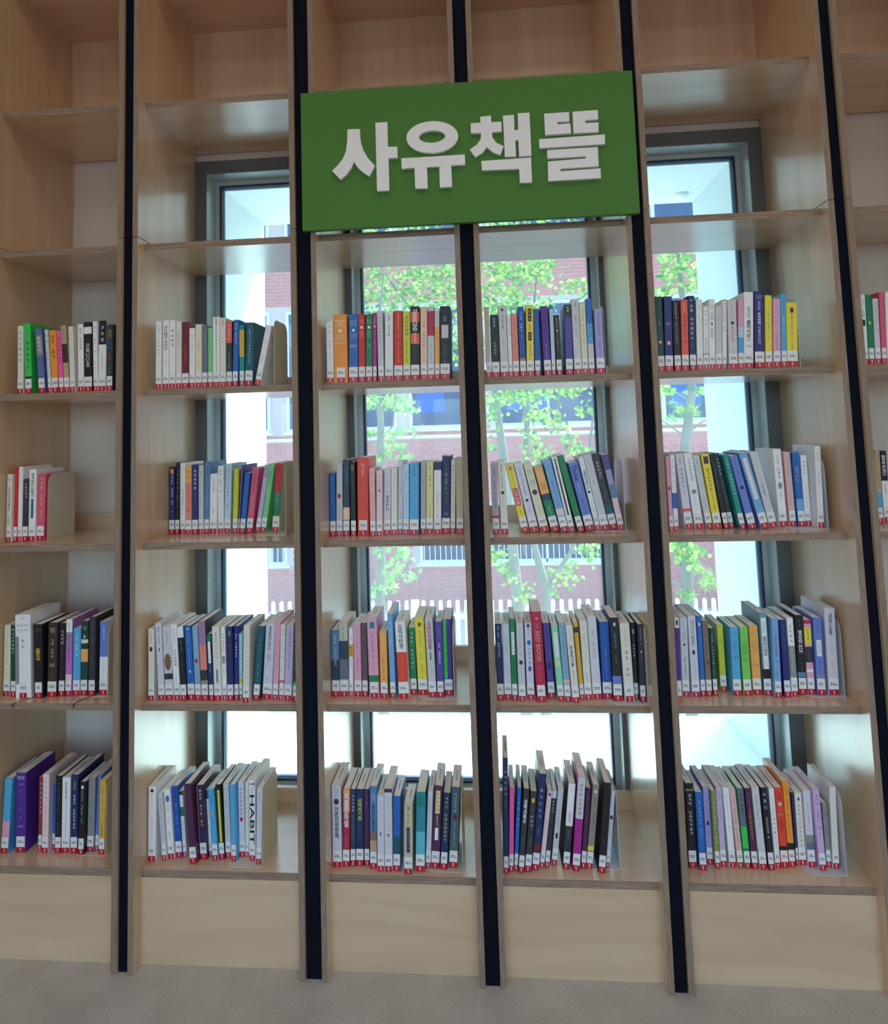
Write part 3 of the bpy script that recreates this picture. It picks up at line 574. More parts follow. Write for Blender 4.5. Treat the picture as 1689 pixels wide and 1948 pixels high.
(2,3,-0.2649,0.1251,0.0181,0.2065,0.1394,0.0268,'pale blue',[],[('~9','v','royal blue',0.1,0.3,0.25),('~9','v','steel blue',0.35,0.78,0.25)],1,"pale blue book, eleventh from left, second book row, bay below sign's left half"),
(2,3,-0.2446,0.1185,0.0269,0.2109,0.1424,0.0303,'sky blue',[],[('~3','v','black',0.05,0.2,0.32),('~2','v','charcoal',0.23,0.4,0.14),('~9','v','steel blue',0.46,0.7,0.1)],1,"thick sky blue book, twelfth from left, second book row, bay below sign's left half"),
(2,3,-0.2136,0.1352,0.0159,0.2119,0.143,0.0303,'grey lilac',[],[('~7','v','charcoal',0.1,0.45,0.35),('~4','v','lilac',0.5,0.6,0.2)],1,"grey lilac book, thirteenth from left, second book row, bay below sign's left half"),
(2,3,-0.1965,0.1331,0.0205,0.2119,0.143,0.0323,'pale yellow',[],[('~7','v','charcoal',0.05,0.36,0.35),('~9','v','charcoal',0.62,0.8,0.2)],1,"pale yellow book, fourteenth from left, second book row, bay below sign's left half"),
(2,3,-0.173,0.1206,0.0215,0.2119,0.143,0.0332,'white',[(0,0.115,'navy')],[('~6','v','grey',0.18,0.38,0.2),('~10','v','charcoal',0.4,0.78,0.3)],1,"white book with navy band, fifteenth from left, second book row, bay below sign's left half"),
(2,3,-0.1508,0.1376,0.0244,0.2268,0.1531,0.0378,'navy',[],[('~8','v','lilac',0.1,0.2,0.4),('~8','v','white',0.21,0.43,0.4),('#','q','charcoal',0.44,0.62,0.34),('~5','v','taupe',0.46,0.6,0.2),('~5','h','lilac',0.73,0.77,0.6)],1,"thick navy book, sixteenth from left, second book row, bay below sign's left half"),
(2,3,-0.1246,0.135,0.0134,0.2163,0.146,0.0405,'ivory',[],[('~5','v','charcoal',0.06,0.34,0.5),('~4','v','coral',0.36,0.48,0.4),('~10','v','charcoal',0.5,0.72,0.2)],1,"thin ivory book, seventeenth from left, second book row, bay below sign's left half"),
(2,3,-0.107,0.1264,0.0207,0.2204,0.1488,0.0243,'khaki',[],[('~4','v','tan',0.15,0.3,0.25)],1,"khaki book, rightmost, second book row, bay below sign's left half"),
(2,4,0.0001,0.1052,0.0189,0.2042,0.1378,0,'grey lilac',[(0.74,0.77,'crimson')],[('~9','v','charcoal',0.06,0.45,0.4),('~12','v','black',0.47,0.72,0.5)],1,"grey lilac book, leftmost, second book row, bay below sign's right half"),
(2,4,0.0245,0.1044,0.0208,0.2104,0.1421,-0.0205,'ivory',[],[('~9','v','black',0.05,0.38,0.35),('o','h','charcoal',0.41,0.46,0.5),('~10','v','grey',0.48,0.62,0.4)],1,"ivory book, second from left, second book row, bay below sign's right half"),
(2,4,0.0846,0.1257,0.0208,0.2003,0.1352,-0.2008,'yellow',[],[('#','q','coral',0.03,0.09,0.4),('~10','v','brown',0.11,0.32,0.3),('#','q','rose',0.35,0.61,0.75),('~4','v','white',0.37,0.6,0.45),('~4','v','black',0.66,0.74,0.3)],1,"yellow book, third from left, second book row, bay below sign's right half"),
(2,4,0.1101,0.1287,0.0242,0.2027,0.1368,-0.2042,'lavender white',[],[('~12','v','navy',0.05,0.48,0.4),('o','h','black',0.52,0.56,0.5),('~5','v','navy',0.62,0.72,0.2)],1,"thick lavender white book, fourth from left, second book row, bay below sign's right half"),
(2,4,0.1396,0.1314,0.0242,0.2008,0.1356,-0.2154,'cream',[],[('~4','h','grey',0.08,0.18,0.7),('~6','h','charcoal',0.24,0.33,0.7),('o','h','plum',0.38,0.46,0.6),('~4','v','tan',0.5,0.56,0.2),('~6','v','green',0.62,0.75,0.7)],1,"thick cream book, fifth from left, second book row, bay below sign's right half"),
(2,4,0.1695,0.1279,0.025,0.1918,0.1295,-0.2254,'green',[(0,0.42,'light orange'),(0.42,0.52,'dark slate')],[('~6','h','white',0.05,0.22,0.75),('~6','h','brown',0.26,0.36,0.6),('~5','v','mint',0.6,0.75,0.5)],1,"thick green book, sixth from left, second book row, bay below sign's right half"),
(2,4,0.1972,0.1188,0.0225,0.2117,0.1429,-0.2109,'light blue',[(0.68,0.77,'pale pink')],[('~6','v','navy',0.07,0.23,0.2),('~9','v','navy',0.28,0.5,0.2),('~4','v','navy',0.57,0.65,0.2)],1,"light blue book, seventh from left, second book row, bay below sign's right half"),
(2,4,0.2212,0.1222,0.0166,0.2189,0.1478,-0.1968,'white',[],[('#','q','charcoal',0.02,0.78,0.3),('~12','v','white',0.04,0.3,0.2)],1,"white book, eighth from left, second book row, bay below sign's right half"),
(2,4,0.2454,0.1198,0.0189,0.225,0.1518,-0.2263,'green',[],[],1,"green book, ninth from left, second book row, bay below sign's right half"),
(2,4,0.2691,0.1306,0.0259,0.2005,0.1353,-0.2121,'periwinkle',[],[('Thrive','r','navy',0.04,0.27,0.62),('~6','v','lilac',0.3,0.45,0.3),('~9','r','navy',0.53,0.74,0.4)],1,"thick periwinkle book, tenth from left, second book row, bay below sign's right half"),
(2,4,0.2986,0.1381,0.0146,0.2162,0.146,-0.192,'white',[],[('~4','v','grey',0.03,0.15,0.3),('메타버스','r','charcoal',0.18,0.45,0.6),('o','h','navy',0.46,0.5,0.5),('~10','v','charcoal',0.6,0.76,0.4)],1,"white book, eleventh from left, second book row, bay below sign's right half"),
(2,4,0.3145,0.1357,0.0233,0.222,0.1498,-0.1938,'pale grey',[],[('~10','v','grey',0.05,0.4,0.25),('~4','v','lilac',0.55,0.7,0.3)],1,"pale grey book, twelfth from left, second book row, bay below sign's right half"),
(2,4,0.3419,0.1531,0.0219,0.2254,0.1521,-0.201,'charcoal',[(0.68,0.8,'dark teal')],[('~5','r','pale grey',0.1,0.34,0.45),('~6','v','grey',0.4,0.6,0.2)],1,"charcoal book, thirteenth from left, second book row, bay below sign's right half"),
(2,4,0.3647,0.1405,0.0166,0.221,0.1492,-0.1737,'pale pink',[(0,0.2,'violet'),(0.2,0.4,'lavender'),(0.4,0.58,'steel blue')],[('~9','v','violet',0.08,0.4,0.3)],1,"pale pink book with violet band, rightmost, second book row, bay below sign's right half"),
(2,5,0.4969,0.0923,0.0111,0.2125,0.1434,0,'pink',[],[('o','h','plum',0.4,0.45,0.5)],1,'thin pink book, leftmost, second book row, bay right of sign'),
(2,5,0.5112,0.1017,0.0135,0.2166,0.1462,0,'white',[(0.5,0.7,'blue')],[('~9','v','grey',0.05,0.45,0.4)],1,'thin white book with blue band, second from left, second book row, bay right of sign'),
(2,5,0.5537,0.1465,0.022,0.217,0.1465,-0.0751,'pale lilac',[(0.73,0.77,'coral')],[('~3','v','navy',0.06,0.15,0.4),('~5','v','navy',0.19,0.46,0.45),('~3','v','coral',0.48,0.56,0.5)],1,'pale lilac book, third from left, second book row, bay right of sign'),
(2,5,0.581,0.1431,0.0241,0.218,0.1471,-0.0964,'white',[],[('~7','v','green',0.07,0.38,0.4),('o','h','grey',0.48,0.54,0.6),('~9','v','grey',0.58,0.75,0.15)],1,'thick white book, fourth from left, second book row, bay right of sign'),
(2,5,0.6142,0.1511,0.0184,0.2111,0.1425,-0.1263,'pale grey',[],[('~6','v','grey',0.05,0.3,0.4),('~10','v','grey',0.35,0.75,0.25)],1,'pale grey book, fifth from left, second book row, bay right of sign'),
(2,5,0.6349,0.1482,0.0227,0.2136,0.1442,-0.1151,'yellow',[],[('#','q','plum',0.03,0.13,0.6),('~6','v','black',0.19,0.5,0.45),('~10','v','black',0.53,0.66,0.5),('~3','v','black',0.68,0.75,0.3)],1,'yellow book, sixth from left, second book row, bay right of sign'),
(2,5,0.6616,0.1457,0.0143,0.2152,0.1453,-0.13,'black',[],[('~8','v','grey',0.2,0.5,0.3)],1,'black book, seventh from left, second book row, bay right of sign'),
(2,5,0.6792,0.1549,0.0147,0.2152,0.1452,-0.1419,'charcoal',[],[('~6','v','pale grey',0.05,0.35,0.5),('~9','v','grey',0.36,0.68,0.3)],1,'charcoal book, eighth from left, second book row, bay right of sign'),
(2,5,0.7006,0.1247,0.0157,0.2136,0.1442,-0.1688,'teal',[],[('~10','v','white',0.06,0.55,0.4)],1,'teal book, ninth from left, second book row, bay right of sign'),
(2,5,0.723,0.1215,0.0212,0.2106,0.1421,-0.193,'periwinkle',[],[('~10','v','navy',0.05,0.36,0.25),('#','q','black',0.42,0.46,0.4)],1,'periwinkle book, tenth from left, second book row, bay right of sign'),
(2,5,0.7578,0.1263,0.0228,0.2207,0.1489,-0.2203,'light blue',[],[('#','q','white',0.08,0.62,0.42),('~12','v','coral',0.1,0.45,0.25),('~6','v','navy',0.46,0.6,0.2)],1,'light blue book, eleventh from left, second book row, bay right of sign'),
(2,5,0.7869,0.1414,0.0222,0.2178,0.147,-0.1904,'pale grey',[],[('~5','v','grey',0.05,0.23,0.2),('~3','v','pink',0.26,0.38,0.4),('~5','v','black',0.4,0.58,0.35)],1,'pale grey book, twelfth from left, second book row, bay right of sign'),
(2,5,0.8209,0.1607,0.0225,0.2217,0.1496,-0.017,'white',[],[('~4','v','charcoal',0.08,0.2,0.25),('~3','v','black',0.24,0.39,0.4),('o','h','grey',0.43,0.52,0.5),('~4','v','charcoal',0.56,0.65,0.3)],1,'white book, thirteenth from left, second book row, bay right of sign'),
(2,5,0.8502,0.162,0.018,0.2122,0.1432,-0.0166,'pale rose',[],[('~8','v','grey',0.06,0.4,0.4),('~9','v','maroon',0.4,0.72,0.2)],1,'pale rose book, fourteenth from left, second book row, bay right of sign'),
(2,5,0.8711,0.1546,0.0188,0.2113,0.1426,-0.0185,'blue',[(0.63,0.78,'light blue')],[('~6','v','navy',0.05,0.18,0.3),('~4','v','mustard',0.2,0.4,0.5),('~9','v','sky blue',0.42,0.58,0.2)],1,'blue book with light blue band, fifteenth from left, second book row, bay right of sign'),
(2,5,0.8931,0.1634,0.0174,0.2018,0.1362,0,'white',[],[('~4','v','charcoal',0.07,0.28,0.4),('~10','v','pink',0.33,0.62,0.15),('~4','v','charcoal',0.65,0.74,0.2)],1,'white book, sixteenth from left, second book row, bay right of sign'),
(2,5,0.9111,0.1221,0.0167,0.2293,0.1548,0.0281,'white',[],[('~3','v','pale grey',0.07,0.2,0.6),('~12','v','charcoal',0.33,0.5,0.2),('~10','v','grey',0.55,0.75,0.15)],1,'tall white book, rightmost, second book row, bay right of sign'),
(1,1,-1.4853,0.0984,0.021,0.2084,0.1406,-0.0034,'cream',[],[('~12','v','grey',0.05,0.7,0.25)],1,'cream book, leftmost, third book row, bay at left edge'),
(1,1,-1.458,0.0955,0.0152,0.2084,0.1407,-0.0306,'dark green',[],[('~7','r','white',0.04,0.41,0.55),('~8','v','green',0.43,0.65,0.2)],1,'dark green book, second from left, third book row, bay at left edge'),
(1,1,-1.4333,0.0806,0.0485,0.2423,0.158,-0.0324,'white',[],[('~6','h','grey',0.03,0.06,0.4),('~5','h','navy',0.11,0.15,0.75),('~9','h','grey',0.17,0.21,0.8),('~2','r','navy',0.28,0.42,0.22),('#','l','grey',0.26,0.83,0.24),('~12','v','grey',0.26,0.66,0.06)],0.5,'thick white book, third from left, third book row, bay at left edge'),
(1,1,-1.3774,0.0841,0.0284,0.2131,0.1439,-0.0368,'black',[],[('~6','h','brown',0.05,0.11,0.7),('몰입','v','mustard',0.33,0.49,0.5),('~4','v','grey',0.54,0.6,0.12)],0.8,'thick black book, fourth from left, third book row, bay at left edge'),
(1,1,-1.3424,0.0936,0.0284,0.2158,0.1457,0,'dark brown',[],[('~5','h','white',0.07,0.14,0.6),('~6','v','pale grey',0.22,0.48,0.3),('~6','h','pale grey',0.55,0.6,0.65),('~4','v','grey',0.64,0.73,0.15)],1,'thick dark brown book, fifth from left, third book row, bay at left edge'),
(1,1,-1.3112,0.1,0.0191,0.2129,0.1437,0,'black',[],[('~4','v','pale grey',0.1,0.3,0.55),('~12','v','grey',0.33,0.75,0.25)],1,'black book, sixth from left, third book row, bay at left edge'),
(1,1,-1.2915,0.102,0.0196,0.2232,0.1507,0,'orchid',[(0,0.17,'white'),(0.17,0.42,'mauve'),(0.72,0.8,'pale pink')],[('~4','v','black',0.05,0.14,0.25),('~9','v','plum',0.2,0.56,0.35)],1,'orchid book with mauve band, seventh from left, third book row, bay at left edge'),
(1,1,-1.268,0.1022,0.0227,0.1956,0.1321,0,'sky blue',[],[('~7','v','white',0.1,0.42,0.45)],1,'sky blue book, eighth from left, third book row, bay at left edge'),
(1,1,-1.2447,0.1037,0.022,0.217,0.1465,0,'dark green',[(0.25,0.3,'cream'),(0.38,0.55,'light orange')],[('~4','h','white',0.08,0.12,0.6),('~2','v','white',0.18,0.32,0.5)],1,'dark green book, ninth from left, third book row, bay at left edge'),
(1,1,-1.2188,0.102,0.0203,0.2293,0.1548,0,'charcoal',[],[('~6','v','brown',0.1,0.36,0.45),('~9','v','grey',0.5,0.68,0.2)],1,'tall charcoal book, tenth from left, third book row, bay at left edge'),
(1,1,-1.1879,0.1072,0.0253,0.2136,0.1442,0,'white',[(0,0.48,'periwinkle')],[('~5','v','white',0.06,0.24,0.35),('~9','v','black',0.55,0.72,0.12)],1,'thick white book with periwinkle band, rightmost, third book row, bay at left edge'),
(1,2,-1.0156,0.0642,0.0177,0.204,0.1377,-0.0059,'ivory',[],[('~6','v','charcoal',0.03,0.24,0.3),('o','h','charcoal',0.25,0.32,0.5),('~10','v','grey',0.36,0.66,0.15)],1,'ivory book, leftmost, third book row, bay left of sign'),
(1,2,-0.9862,0.0685,0.0186,0.2188,0.1477,-0.0534,'pale lilac',[],[('~6','v','slate',0.05,0.28,0.5),('#','q','charcoal',0.32,0.37,0.15),('~10','v','grey',0.41,0.78,0.2)],1,'pale lilac book, second from left, third book row, bay left of sign'),
(1,2,-0.9653,0.0687,0.0246,0.21,0.1418,-0.052,'pale grey',[(0.64,0.72,'charcoal')],[('~6','v','charcoal',0.08,0.23,0.65),('o','h','brown',0.37,0.6,0.8)],1,'thick pale grey book, third from left, third book row, bay left of sign'),
(1,2,-0.9388,0.0689,0.0185,0.2156,0.1455,-0.0579,'white',[],[('~6','v','tan',0.05,0.32,0.5),('~6','r','navy',0.33,0.6,0.75),('~4','v','tan',0.68,0.8,0.4)],1,'white book, fourth from left, third book row, bay left of sign'),
(1,2,-0.9188,0.0676,0.0186,0.2088,0.1409,-0.0602,'black',[(0,0.15,'white')],[('~6','v','grey',0.18,0.38,0.45),('~8','v','grey',0.42,0.7,0.2)],1,'black book with white band, fifth from left, third book row, bay left of sign'),
(1,2,-0.8996,0.0733,0.0212,0.21,0.1418,-0.0605,'blue',[],[('o','h','pale blue',0.03,0.06,0.3),('~12','v','pale blue',0.1,0.58,0.25),('o','h','pale blue',0.6,0.64,0.3),('~4','v','navy',0.66,0.76,0.25)],1,'blue book, sixth from left, third book row, bay left of sign'),
(1,2,-0.8756,0.0695,0.0171,0.2094,0.1413,-0.0537,'steel sky',[],[('~10','v','pale blue',0.06,0.4,0.35),('o','h','crimson',0.44,0.5,0.5),('~6','v','navy',0.66,0.76,0.25)],1,'steel sky book, seventh from left, third book row, bay left of sign'),
(1,2,-0.8569,0.0697,0.0208,0.2234,0.1508,-0.0535,'charcoal',[(0,0.3,'mauve'),(0.3,0.62,'salmon'),(0.75,0.8,'taupe')],[('~6','v','charcoal',0.1,0.2,0.5),('~6','v','coral',0.3,0.42,0.4)],1,'charcoal book with salmon band, eighth from left, third book row, bay left of sign'),
(1,2,-0.8338,0.0684,0.0138,0.1868,0.1261,-0.0486,'navy',[(0.02,0.1,'green')],[('#','q','white',0.11,0.44,0.55),('~4','v','navy',0.13,0.43,0.3),('~4','v','lilac',0.48,0.58,0.6)],1,'small navy book with green band, ninth from left, third book row, bay left of sign'),
(1,2,-0.8183,0.0662,0.0224,0.2083,0.1406,-0.0354,'ivory',[],[('~8','v','charcoal',0.07,0.28,0.6),('~6','v','grey',0.3,0.44,0.5),('#','q','teal',0.58,0.76,0.2)],1,'ivory book, tenth from left, third book row, bay left of sign'),
(1,2,-0.7953,0.0703,0.0132,0.2077,0.1402,-0.0259,'white',[],[('~6','v','black',0.09,0.36,0.55),('#','q','grey',0.4,0.5,0.6),('~8','v','charcoal',0.52,0.68,0.4)],1,'thin white book, eleventh from left, third book row, bay left of sign'),
(1,2,-0.7804,0.0689,0.0186,0.2079,0.1403,-0.0137,'navy',[],[('~2','v','white',0.06,0.13,0.4),('~4','v','brown',0.16,0.42,0.5),('~8','v','grey',0.48,0.7,0.15)],1,'navy book, twelfth from left, third book row, bay left of sign'),
(1,2,-0.761,0.0722,0.0131,0.2086,0.1408,0,'royal navy',[],[('~8','v','white',0.1,0.43,0.5),('~8','v','grey',0.5,0.72,0.3)],1,'thin royal navy book, thirteenth from left, third book row, bay left of sign'),
(1,2,-0.7474,0.0747,0.0092,0.1859,0.1255,0,'pale cyan',[(0.67,0.75,'lime')],[('~10','v','navy',0.08,0.64,0.5)],1,'thin pale cyan book, fourteenth from left, third book row, bay left of sign'),
(1,2,-0.7289,0.05,0.0187,0.2148,0.145,0.0193,'ivory',[],[('~12','v','grey',0.05,0.7,0.3)],1,'ivory book, fifteenth from left, third book row, bay left of sign'),
(1,2,-0.7055,0.0697,0.0191,0.2087,0.1409,0.0821,'dark teal',[],[('~4','v','grey',0.1,0.36,0.4),('~9','v','pale grey',0.5,0.75,0.2)],1,'dark teal book, sixteenth from left, third book row, bay left of sign'),
(1,2,-0.6804,0.0778,0.0274,0.2133,0.144,0.0623,'pale lilac',[],[('공감은 지능이다','v','charcoal',0.04,0.36,0.34),('~4','h','black',0.4,0.5,0.4),('~4','h','grey',0.71,0.75,0.5)],1,'thick pale lilac book, seventeenth from left, third book row, bay left of sign'),
(1,2,-0.6497,0.0733,0.0161,0.2198,0.1483,0.0537,'pink',[],[('~6','v','rose',0.16,0.35,0.25),('~4','v','rose',0.37,0.45,0.6),('~4','v','rose',0.53,0.6,0.3)],1,'pink book, eighteenth from left, third book row, bay left of sign'),
(1,2,-0.6299,0.0719,0.0141,0.212,0.1431,0.0392,'ivory',[(0.735,0.77,'rose')],[('~7','v','charcoal',0.05,0.46,0.45),('~6','v','charcoal',0.57,0.66,0.4)],1,'ivory book, nineteenth from left, third book row, bay left of sign'),
(1,2,-0.614,0.0683,0.0229,0.211,0.1424,0.0469,'lilac',[],[('~5','v','violet',0.06,0.3,0.35),('~12','v','violet',0.32,0.58,0.4)],1,'lilac book, twentieth from left, third book row, bay left of sign'),
(1,2,-0.586,0.0608,0.0174,0.2182,0.1473,0.0252,'charcoal',[(0.75,0.79,'bright green')],[('~9','r','light green',0.05,0.6,0.5)],1,'charcoal book, rightmost, third book row, bay left of sign'),
(1,3,-0.481,0.1047,0.0224,0.1869,0.1262,0,'steel blue',[(0.45,0.75,'dark slate')],[('~10','v','pale blue',0.06,0.55,0.5)],1,"small steel blue book, leftmost, third book row, bay below sign's left half"),
(1,3,-0.458,0.1049,0.0254,0.2086,0.1408,0,'pale khaki',[(0.25,0.5,'dark slate'),(0.5,0.77,'slate')],[('~7','v','charcoal',0.05,0.24,0.25)],1,"thick pale khaki book, second from left, third book row, bay below sign's left half"),
(1,3,-0.4311,0.1035,0.0119,0.1924,0.1299,0.0143,'white',[(0.24,0.42,'mustard')],[('~3','v','red',0.1,0.18,0.5),('~3','v','black',0.26,0.4,0.6),('~6','v','black',0.46,0.57,0.5)],1,"thin white book, third from left, third book row, bay below sign's left half"),
(1,3,-0.4159,0.1052,0.0215,0.2029,0.1369,0,'pink',[],[('~8','v','rose',0.08,0.42,0.3),('~10','v','plum',0.48,0.66,0.3)],1,"pink book, fourth from left, third book row, bay below sign's left half"),
(1,3,-0.3927,0.1054,0.0169,0.2068,0.1396,0,'plum brown',[],[('~6','v','black',0.08,0.37,0.5),('~10','v','charcoal',0.42,0.6,0.5)],1,"plum brown book, fifth from left, third book row, bay below sign's left half"),
(1,3,-0.3692,0.0904,0.0284,0.2241,0.1513,-0.015,'pink',[(0.715,0.795,'green')],[('#','q','teal',0.05,0.13,0.5),('~8','v','slate blue',0.2,0.5,0.3),('~9','v','rose',0.55,0.7,0.3)],0.82,"thick pink book, sixth from left, third book row, bay below sign's left half"),
(1,3,-0.3367,0.0876,0.0208,0.1867,0.126,0,'light orange',[],[('~10','v','cream',0.05,0.36,0.4),('~10','v','brown',0.4,0.72,0.3)],1,"small light orange book, seventh from left, third book row, bay below sign's left half"),
(1,3,-0.3088,0.0909,0.0156,0.2353,0.158,-0.0189,'light blue',[],[('~4','v','pale blue',0.08,0.36,0.5),('~3','v','lilac',0.58,0.65,0.4)],1,"tall light blue book, eighth from left, third book row, bay below sign's left half"),
(1,3,-0.2839,0.0859,0.0296,0.214,0.1445,-0.0325,'white',[(0.395,0.78,'vermilion')],[('도덕의 탄생','v','black',0.04,0.35,0.42),('~9','v','salmon',0.44,0.75,0.25)],1,"thick white book, ninth from left, third book row, bay below sign's left half"),
(1,3,-0.2537,0.1221,0.0186,0.1881,0.127,-0.0144,'green',[],[('~9','v','white',0.06,0.62,0.42)],1,"green book, tenth from left, third book row, bay below sign's left half"),
(1,3,-0.2303,0.1146,0.0271,0.2173,0.1467,-0.0297,'yellow',[],[('o','h','brown',0.06,0.12,0.38),('~9','v','black',0.16,0.4,0.2),('~8','v','olive',0.46,0.8,0.25)],1,"thick yellow book, eleventh from left, third book row, bay below sign's left half"),
(1,3,-0.199,0.0965,0.0222,0.2203,0.1487,-0.027,'pale grey',[],[('오래된 연장통','v','crimson',0.035,0.4,0.55),('#','q','charcoal',0.43,0.53,0.12),('~9','v','grey',0.56,0.75,0.15)],1,"pale grey book, twelfth from left, third book row, bay below sign's left half"),
(1,3,-0.1748,0.0967,0.0187,0.2105,0.1421,0,'violet',[],[('~10','v','lilac',0.06,0.2,0.4),('~8','v','white',0.28,0.56,0.55)],1,"violet book, thirteenth from left, third book row, bay below sign's left half"),
(1,3,-0.1554,0.1136,0.025,0.2129,0.1437,0,'purple',[],[('#','l','bright green',0,0.78,0.42),('~9','v','dark green',0.06,0.7,0.5)],1,"thick purple book, rightmost, third book row, bay below sign's left half"),
(1,4,-0.005,0.0795,0.0192,0.2086,0.1408,0,'navy',[],[('~6','v','white',0.03,0.18,0.55),('~6','v','pale grey',0.24,0.48,0.55),('~4','v','steel blue',0.5,0.72,0.3)],1,"navy book, leftmost, third book row, bay below sign's right half"),
(1,4,0.0155,0.0838,0.0204,0.2068,0.1396,0,'pale lilac',[],[('~9','v','grey',0.18,0.4,0.25),('~8','v','grey',0.52,0.72,0.3)],1,"pale lilac book, second from left, third book row, bay below sign's right half"),
(1,4,0.0369,0.0775,0.0157,0.2223,0.15,0,'green',[],[('#','q','white',0.16,0.44,0.5),('~6','v','green',0.18,0.42,0.35),('~8','v','dark green',0.5,0.7,0.4)],1,"green book, third from left, third book row, bay below sign's right half"),
(1,4,0.0548,0.0697,0.0199,0.2117,0.1429,0,'pale grey',[],[('~8','v','grey',0.05,0.42,0.35),('o','h','plum',0.47,0.53,0.5),('~9','v','grey',0.56,0.75,0.2)],1,"pale grey book, fourth from left, third book row, bay below sign's right half"),
(1,4,0.0789,0.082,0.0204,0.2098,0.1416,0,'lavender white',[],[('o','h','indigo',0.01,0.06,0.4),('~4','v','indigo',0.07,0.16,0.4),('o','h','blue',0.22,0.29,0.5),('~4','v','slate blue',0.31,0.55,0.45),('o','h','violet',0.56,0.63,0.45),('~6','v','indigo',0.66,0.75,0.3)],1,"lavender white book, fifth from left, third book row, bay below sign's right half"),
(1,4,0.1048,0.0686,0.0267,0.2436,0.158,-0.0237,'crimson',[],[('~2','h','white',0.06,0.09,0.3),('~2','h','pink',0.13,0.19,0.3),('RED BOOK','r','tan',0.215,0.565,0.45),('~9','v','pink',0.6,0.78,0.14)],0.85,"thick crimson book, sixth from left, third book row, bay below sign's right half"),
(1,4,0.1379,0.0947,0.0194,0.2064,0.1393,-0.035,'violet',[],[('~10','v','indigo',0.05,0.52,0.4),('o','h','indigo',0.53,0.62,0.65),('~6','v','lilac',0.66,0.75,0.25)],1,"violet book, seventh from left, third book row, bay below sign's right half"),
(1,4,0.1631,0.0707,0.018,0.2068,0.1396,-0.0511,'mint',[],[('#','q','white',0.1,0.42,0.5),('~9','v','charcoal',0.12,0.4,0.25),('o','h','pale yellow',0.46,0.54,0.6)],1,"mint book, eighth from left, third book row, bay below sign's right half"),
(1,4,0.1818,0.0678,0.0175,0.2131,0.1439,-0.0417,'steel sky',[(0.715,0.775,'pale rose')],[('~9','v','navy',0.04,0.42,0.3),('~6','v','slate',0.5,0.68,0.2)],1,"steel sky book, ninth from left, third book row, bay below sign's right half"),
(1,4,0.2019,0.0601,0.0194,0.2079,0.1404,-0.0509,'ivory',[],[('~8','v','coral',0.06,0.2,0.35),('마음의기술','v','black',0.26,0.53,0.42),('~8','v','grey',0.56,0.75,0.25)],1,"ivory book, tenth from left, third book row, bay below sign's right half"),
(1,4,0.2252,0.0817,0.0116,0.2108,0.1423,-0.0467,'mustard',[(0.06,0.13,'charcoal')],[('~9','v','brown',0.16,0.75,0.4)],1,"thin mustard book, eleventh from left, third book row, bay below sign's right half"),
(1,4,0.2379,0.0835,0.0203,0.2144,0.1447,-0.024,'ivory',[],[('~8','v','tan',0.05,0.34,0.35),('~8','v','tan',0.38,0.56,0.25),('~6','v','charcoal',0.66,0.75,0.25)],1,"ivory book, twelfth from left, third book row, bay below sign's right half"),
(1,4,0.2608,0.0878,0.0245,0.2248,0.1518,-0.0262,'pale lilac',[],[('~9','v','grey',0.15,0.5,0.35)],1,"thick pale lilac book, thirteenth from left, third book row, bay below sign's right half"),
(1,4,0.2885,0.0905,0.0259,0.2088,0.141,0,'royal blue',[],[('~4','v','blue',0.06,0.3,0.45),('~5','v','pale blue',0.36,0.46,0.35),('~8','v','white',0.5,0.76,0.12)],1,"thick royal blue book, fourteenth from left, third book row, bay below sign's right half"),
(1,4,0.315,0.0747,0.0245,0.2239,0.1511,0,'black',[(0.7,0.8,'periwinkle')],[('#','q','white',0.06,0.1,0.2),('~6','v','sky blue',0.18,0.42,0.3),('~5','v','grey',0.45,0.56,0.3)],1,"thick black book, fifteenth from left, third book row, bay below sign's right half"),
(1,4,0.3448,0.0687,0.0263,0.2104,0.142,-0.0195,'ivory',[],[('~12','v','coral',0.05,0.3,0.35),('~6','v','charcoal',0.34,0.77,0.38)],0.85,"thick ivory book, sixteenth from left, third book row, bay below sign's right half"),
(1,4,0.3732,0.0848,0.012,0.2075,0.14,0,'black',[],[('o','h','grey',0.08,0.15,0.6),('~4','v','white',0.28,0.45,0.5),('~6','v','grey',0.65,0.75,0.25)],1,"thin black book, seventeenth from left, third book row, bay below sign's right half"),
(1,4,0.3858,0.0651,0.0144,0.2082,0.1405,0.0136,'charcoal',[],[('~8','v','pale grey',0.05,0.27,0.3),('o','h','white',0.34,0.37,0.25),('~4','v','pale grey',0.38,0.48,0.2)],1,"charcoal book, rightmost, third book row, bay below sign's right half"),
(1,5,0.4872,0.0735,0.0116,0.2234,0.1508,0.0196,'white',[(0.12,0.75,'purple')],[('o','h','black',0.02,0.09,0.5)],1,'thin white book with purple band, leftmost, third book row, bay right of sign'),
(1,5,0.5098,0.1104,0.0198,0.2157,0.1456,0.0212,'pale grey',[],[('~6','v','grey',0.05,0.15,0.4),('~4','h','grey',0.17,0.3,0.5),('o','h','black',0.33,0.36,0.3),('~10','v','charcoal',0.5,0.75,0.3)],1,'pale grey book, second from left, third book row, bay right of sign'),
(1,5,0.5354,0.1079,0.0213,0.2202,0.1486,0,'pale lilac',[],[('네 가지 질문','v','grey',0.05,0.37,0.5),('o','h','black',0.42,0.48,0.35),('~9','v','grey',0.52,0.78,0.2)],1,'pale lilac book, third from left, third book row, bay right of sign'),
(1,5,0.5605,0.1155,0.014,0.2181,0.1472,0,'blue',[],[('o','h','cream',0.08,0.13,0.35),('~4','v','light blue',0.15,0.36,0.5),('~8','v','sky blue',0.4,0.62,0.2)],1,'blue book, fourth from left, third book row, bay right of sign'),
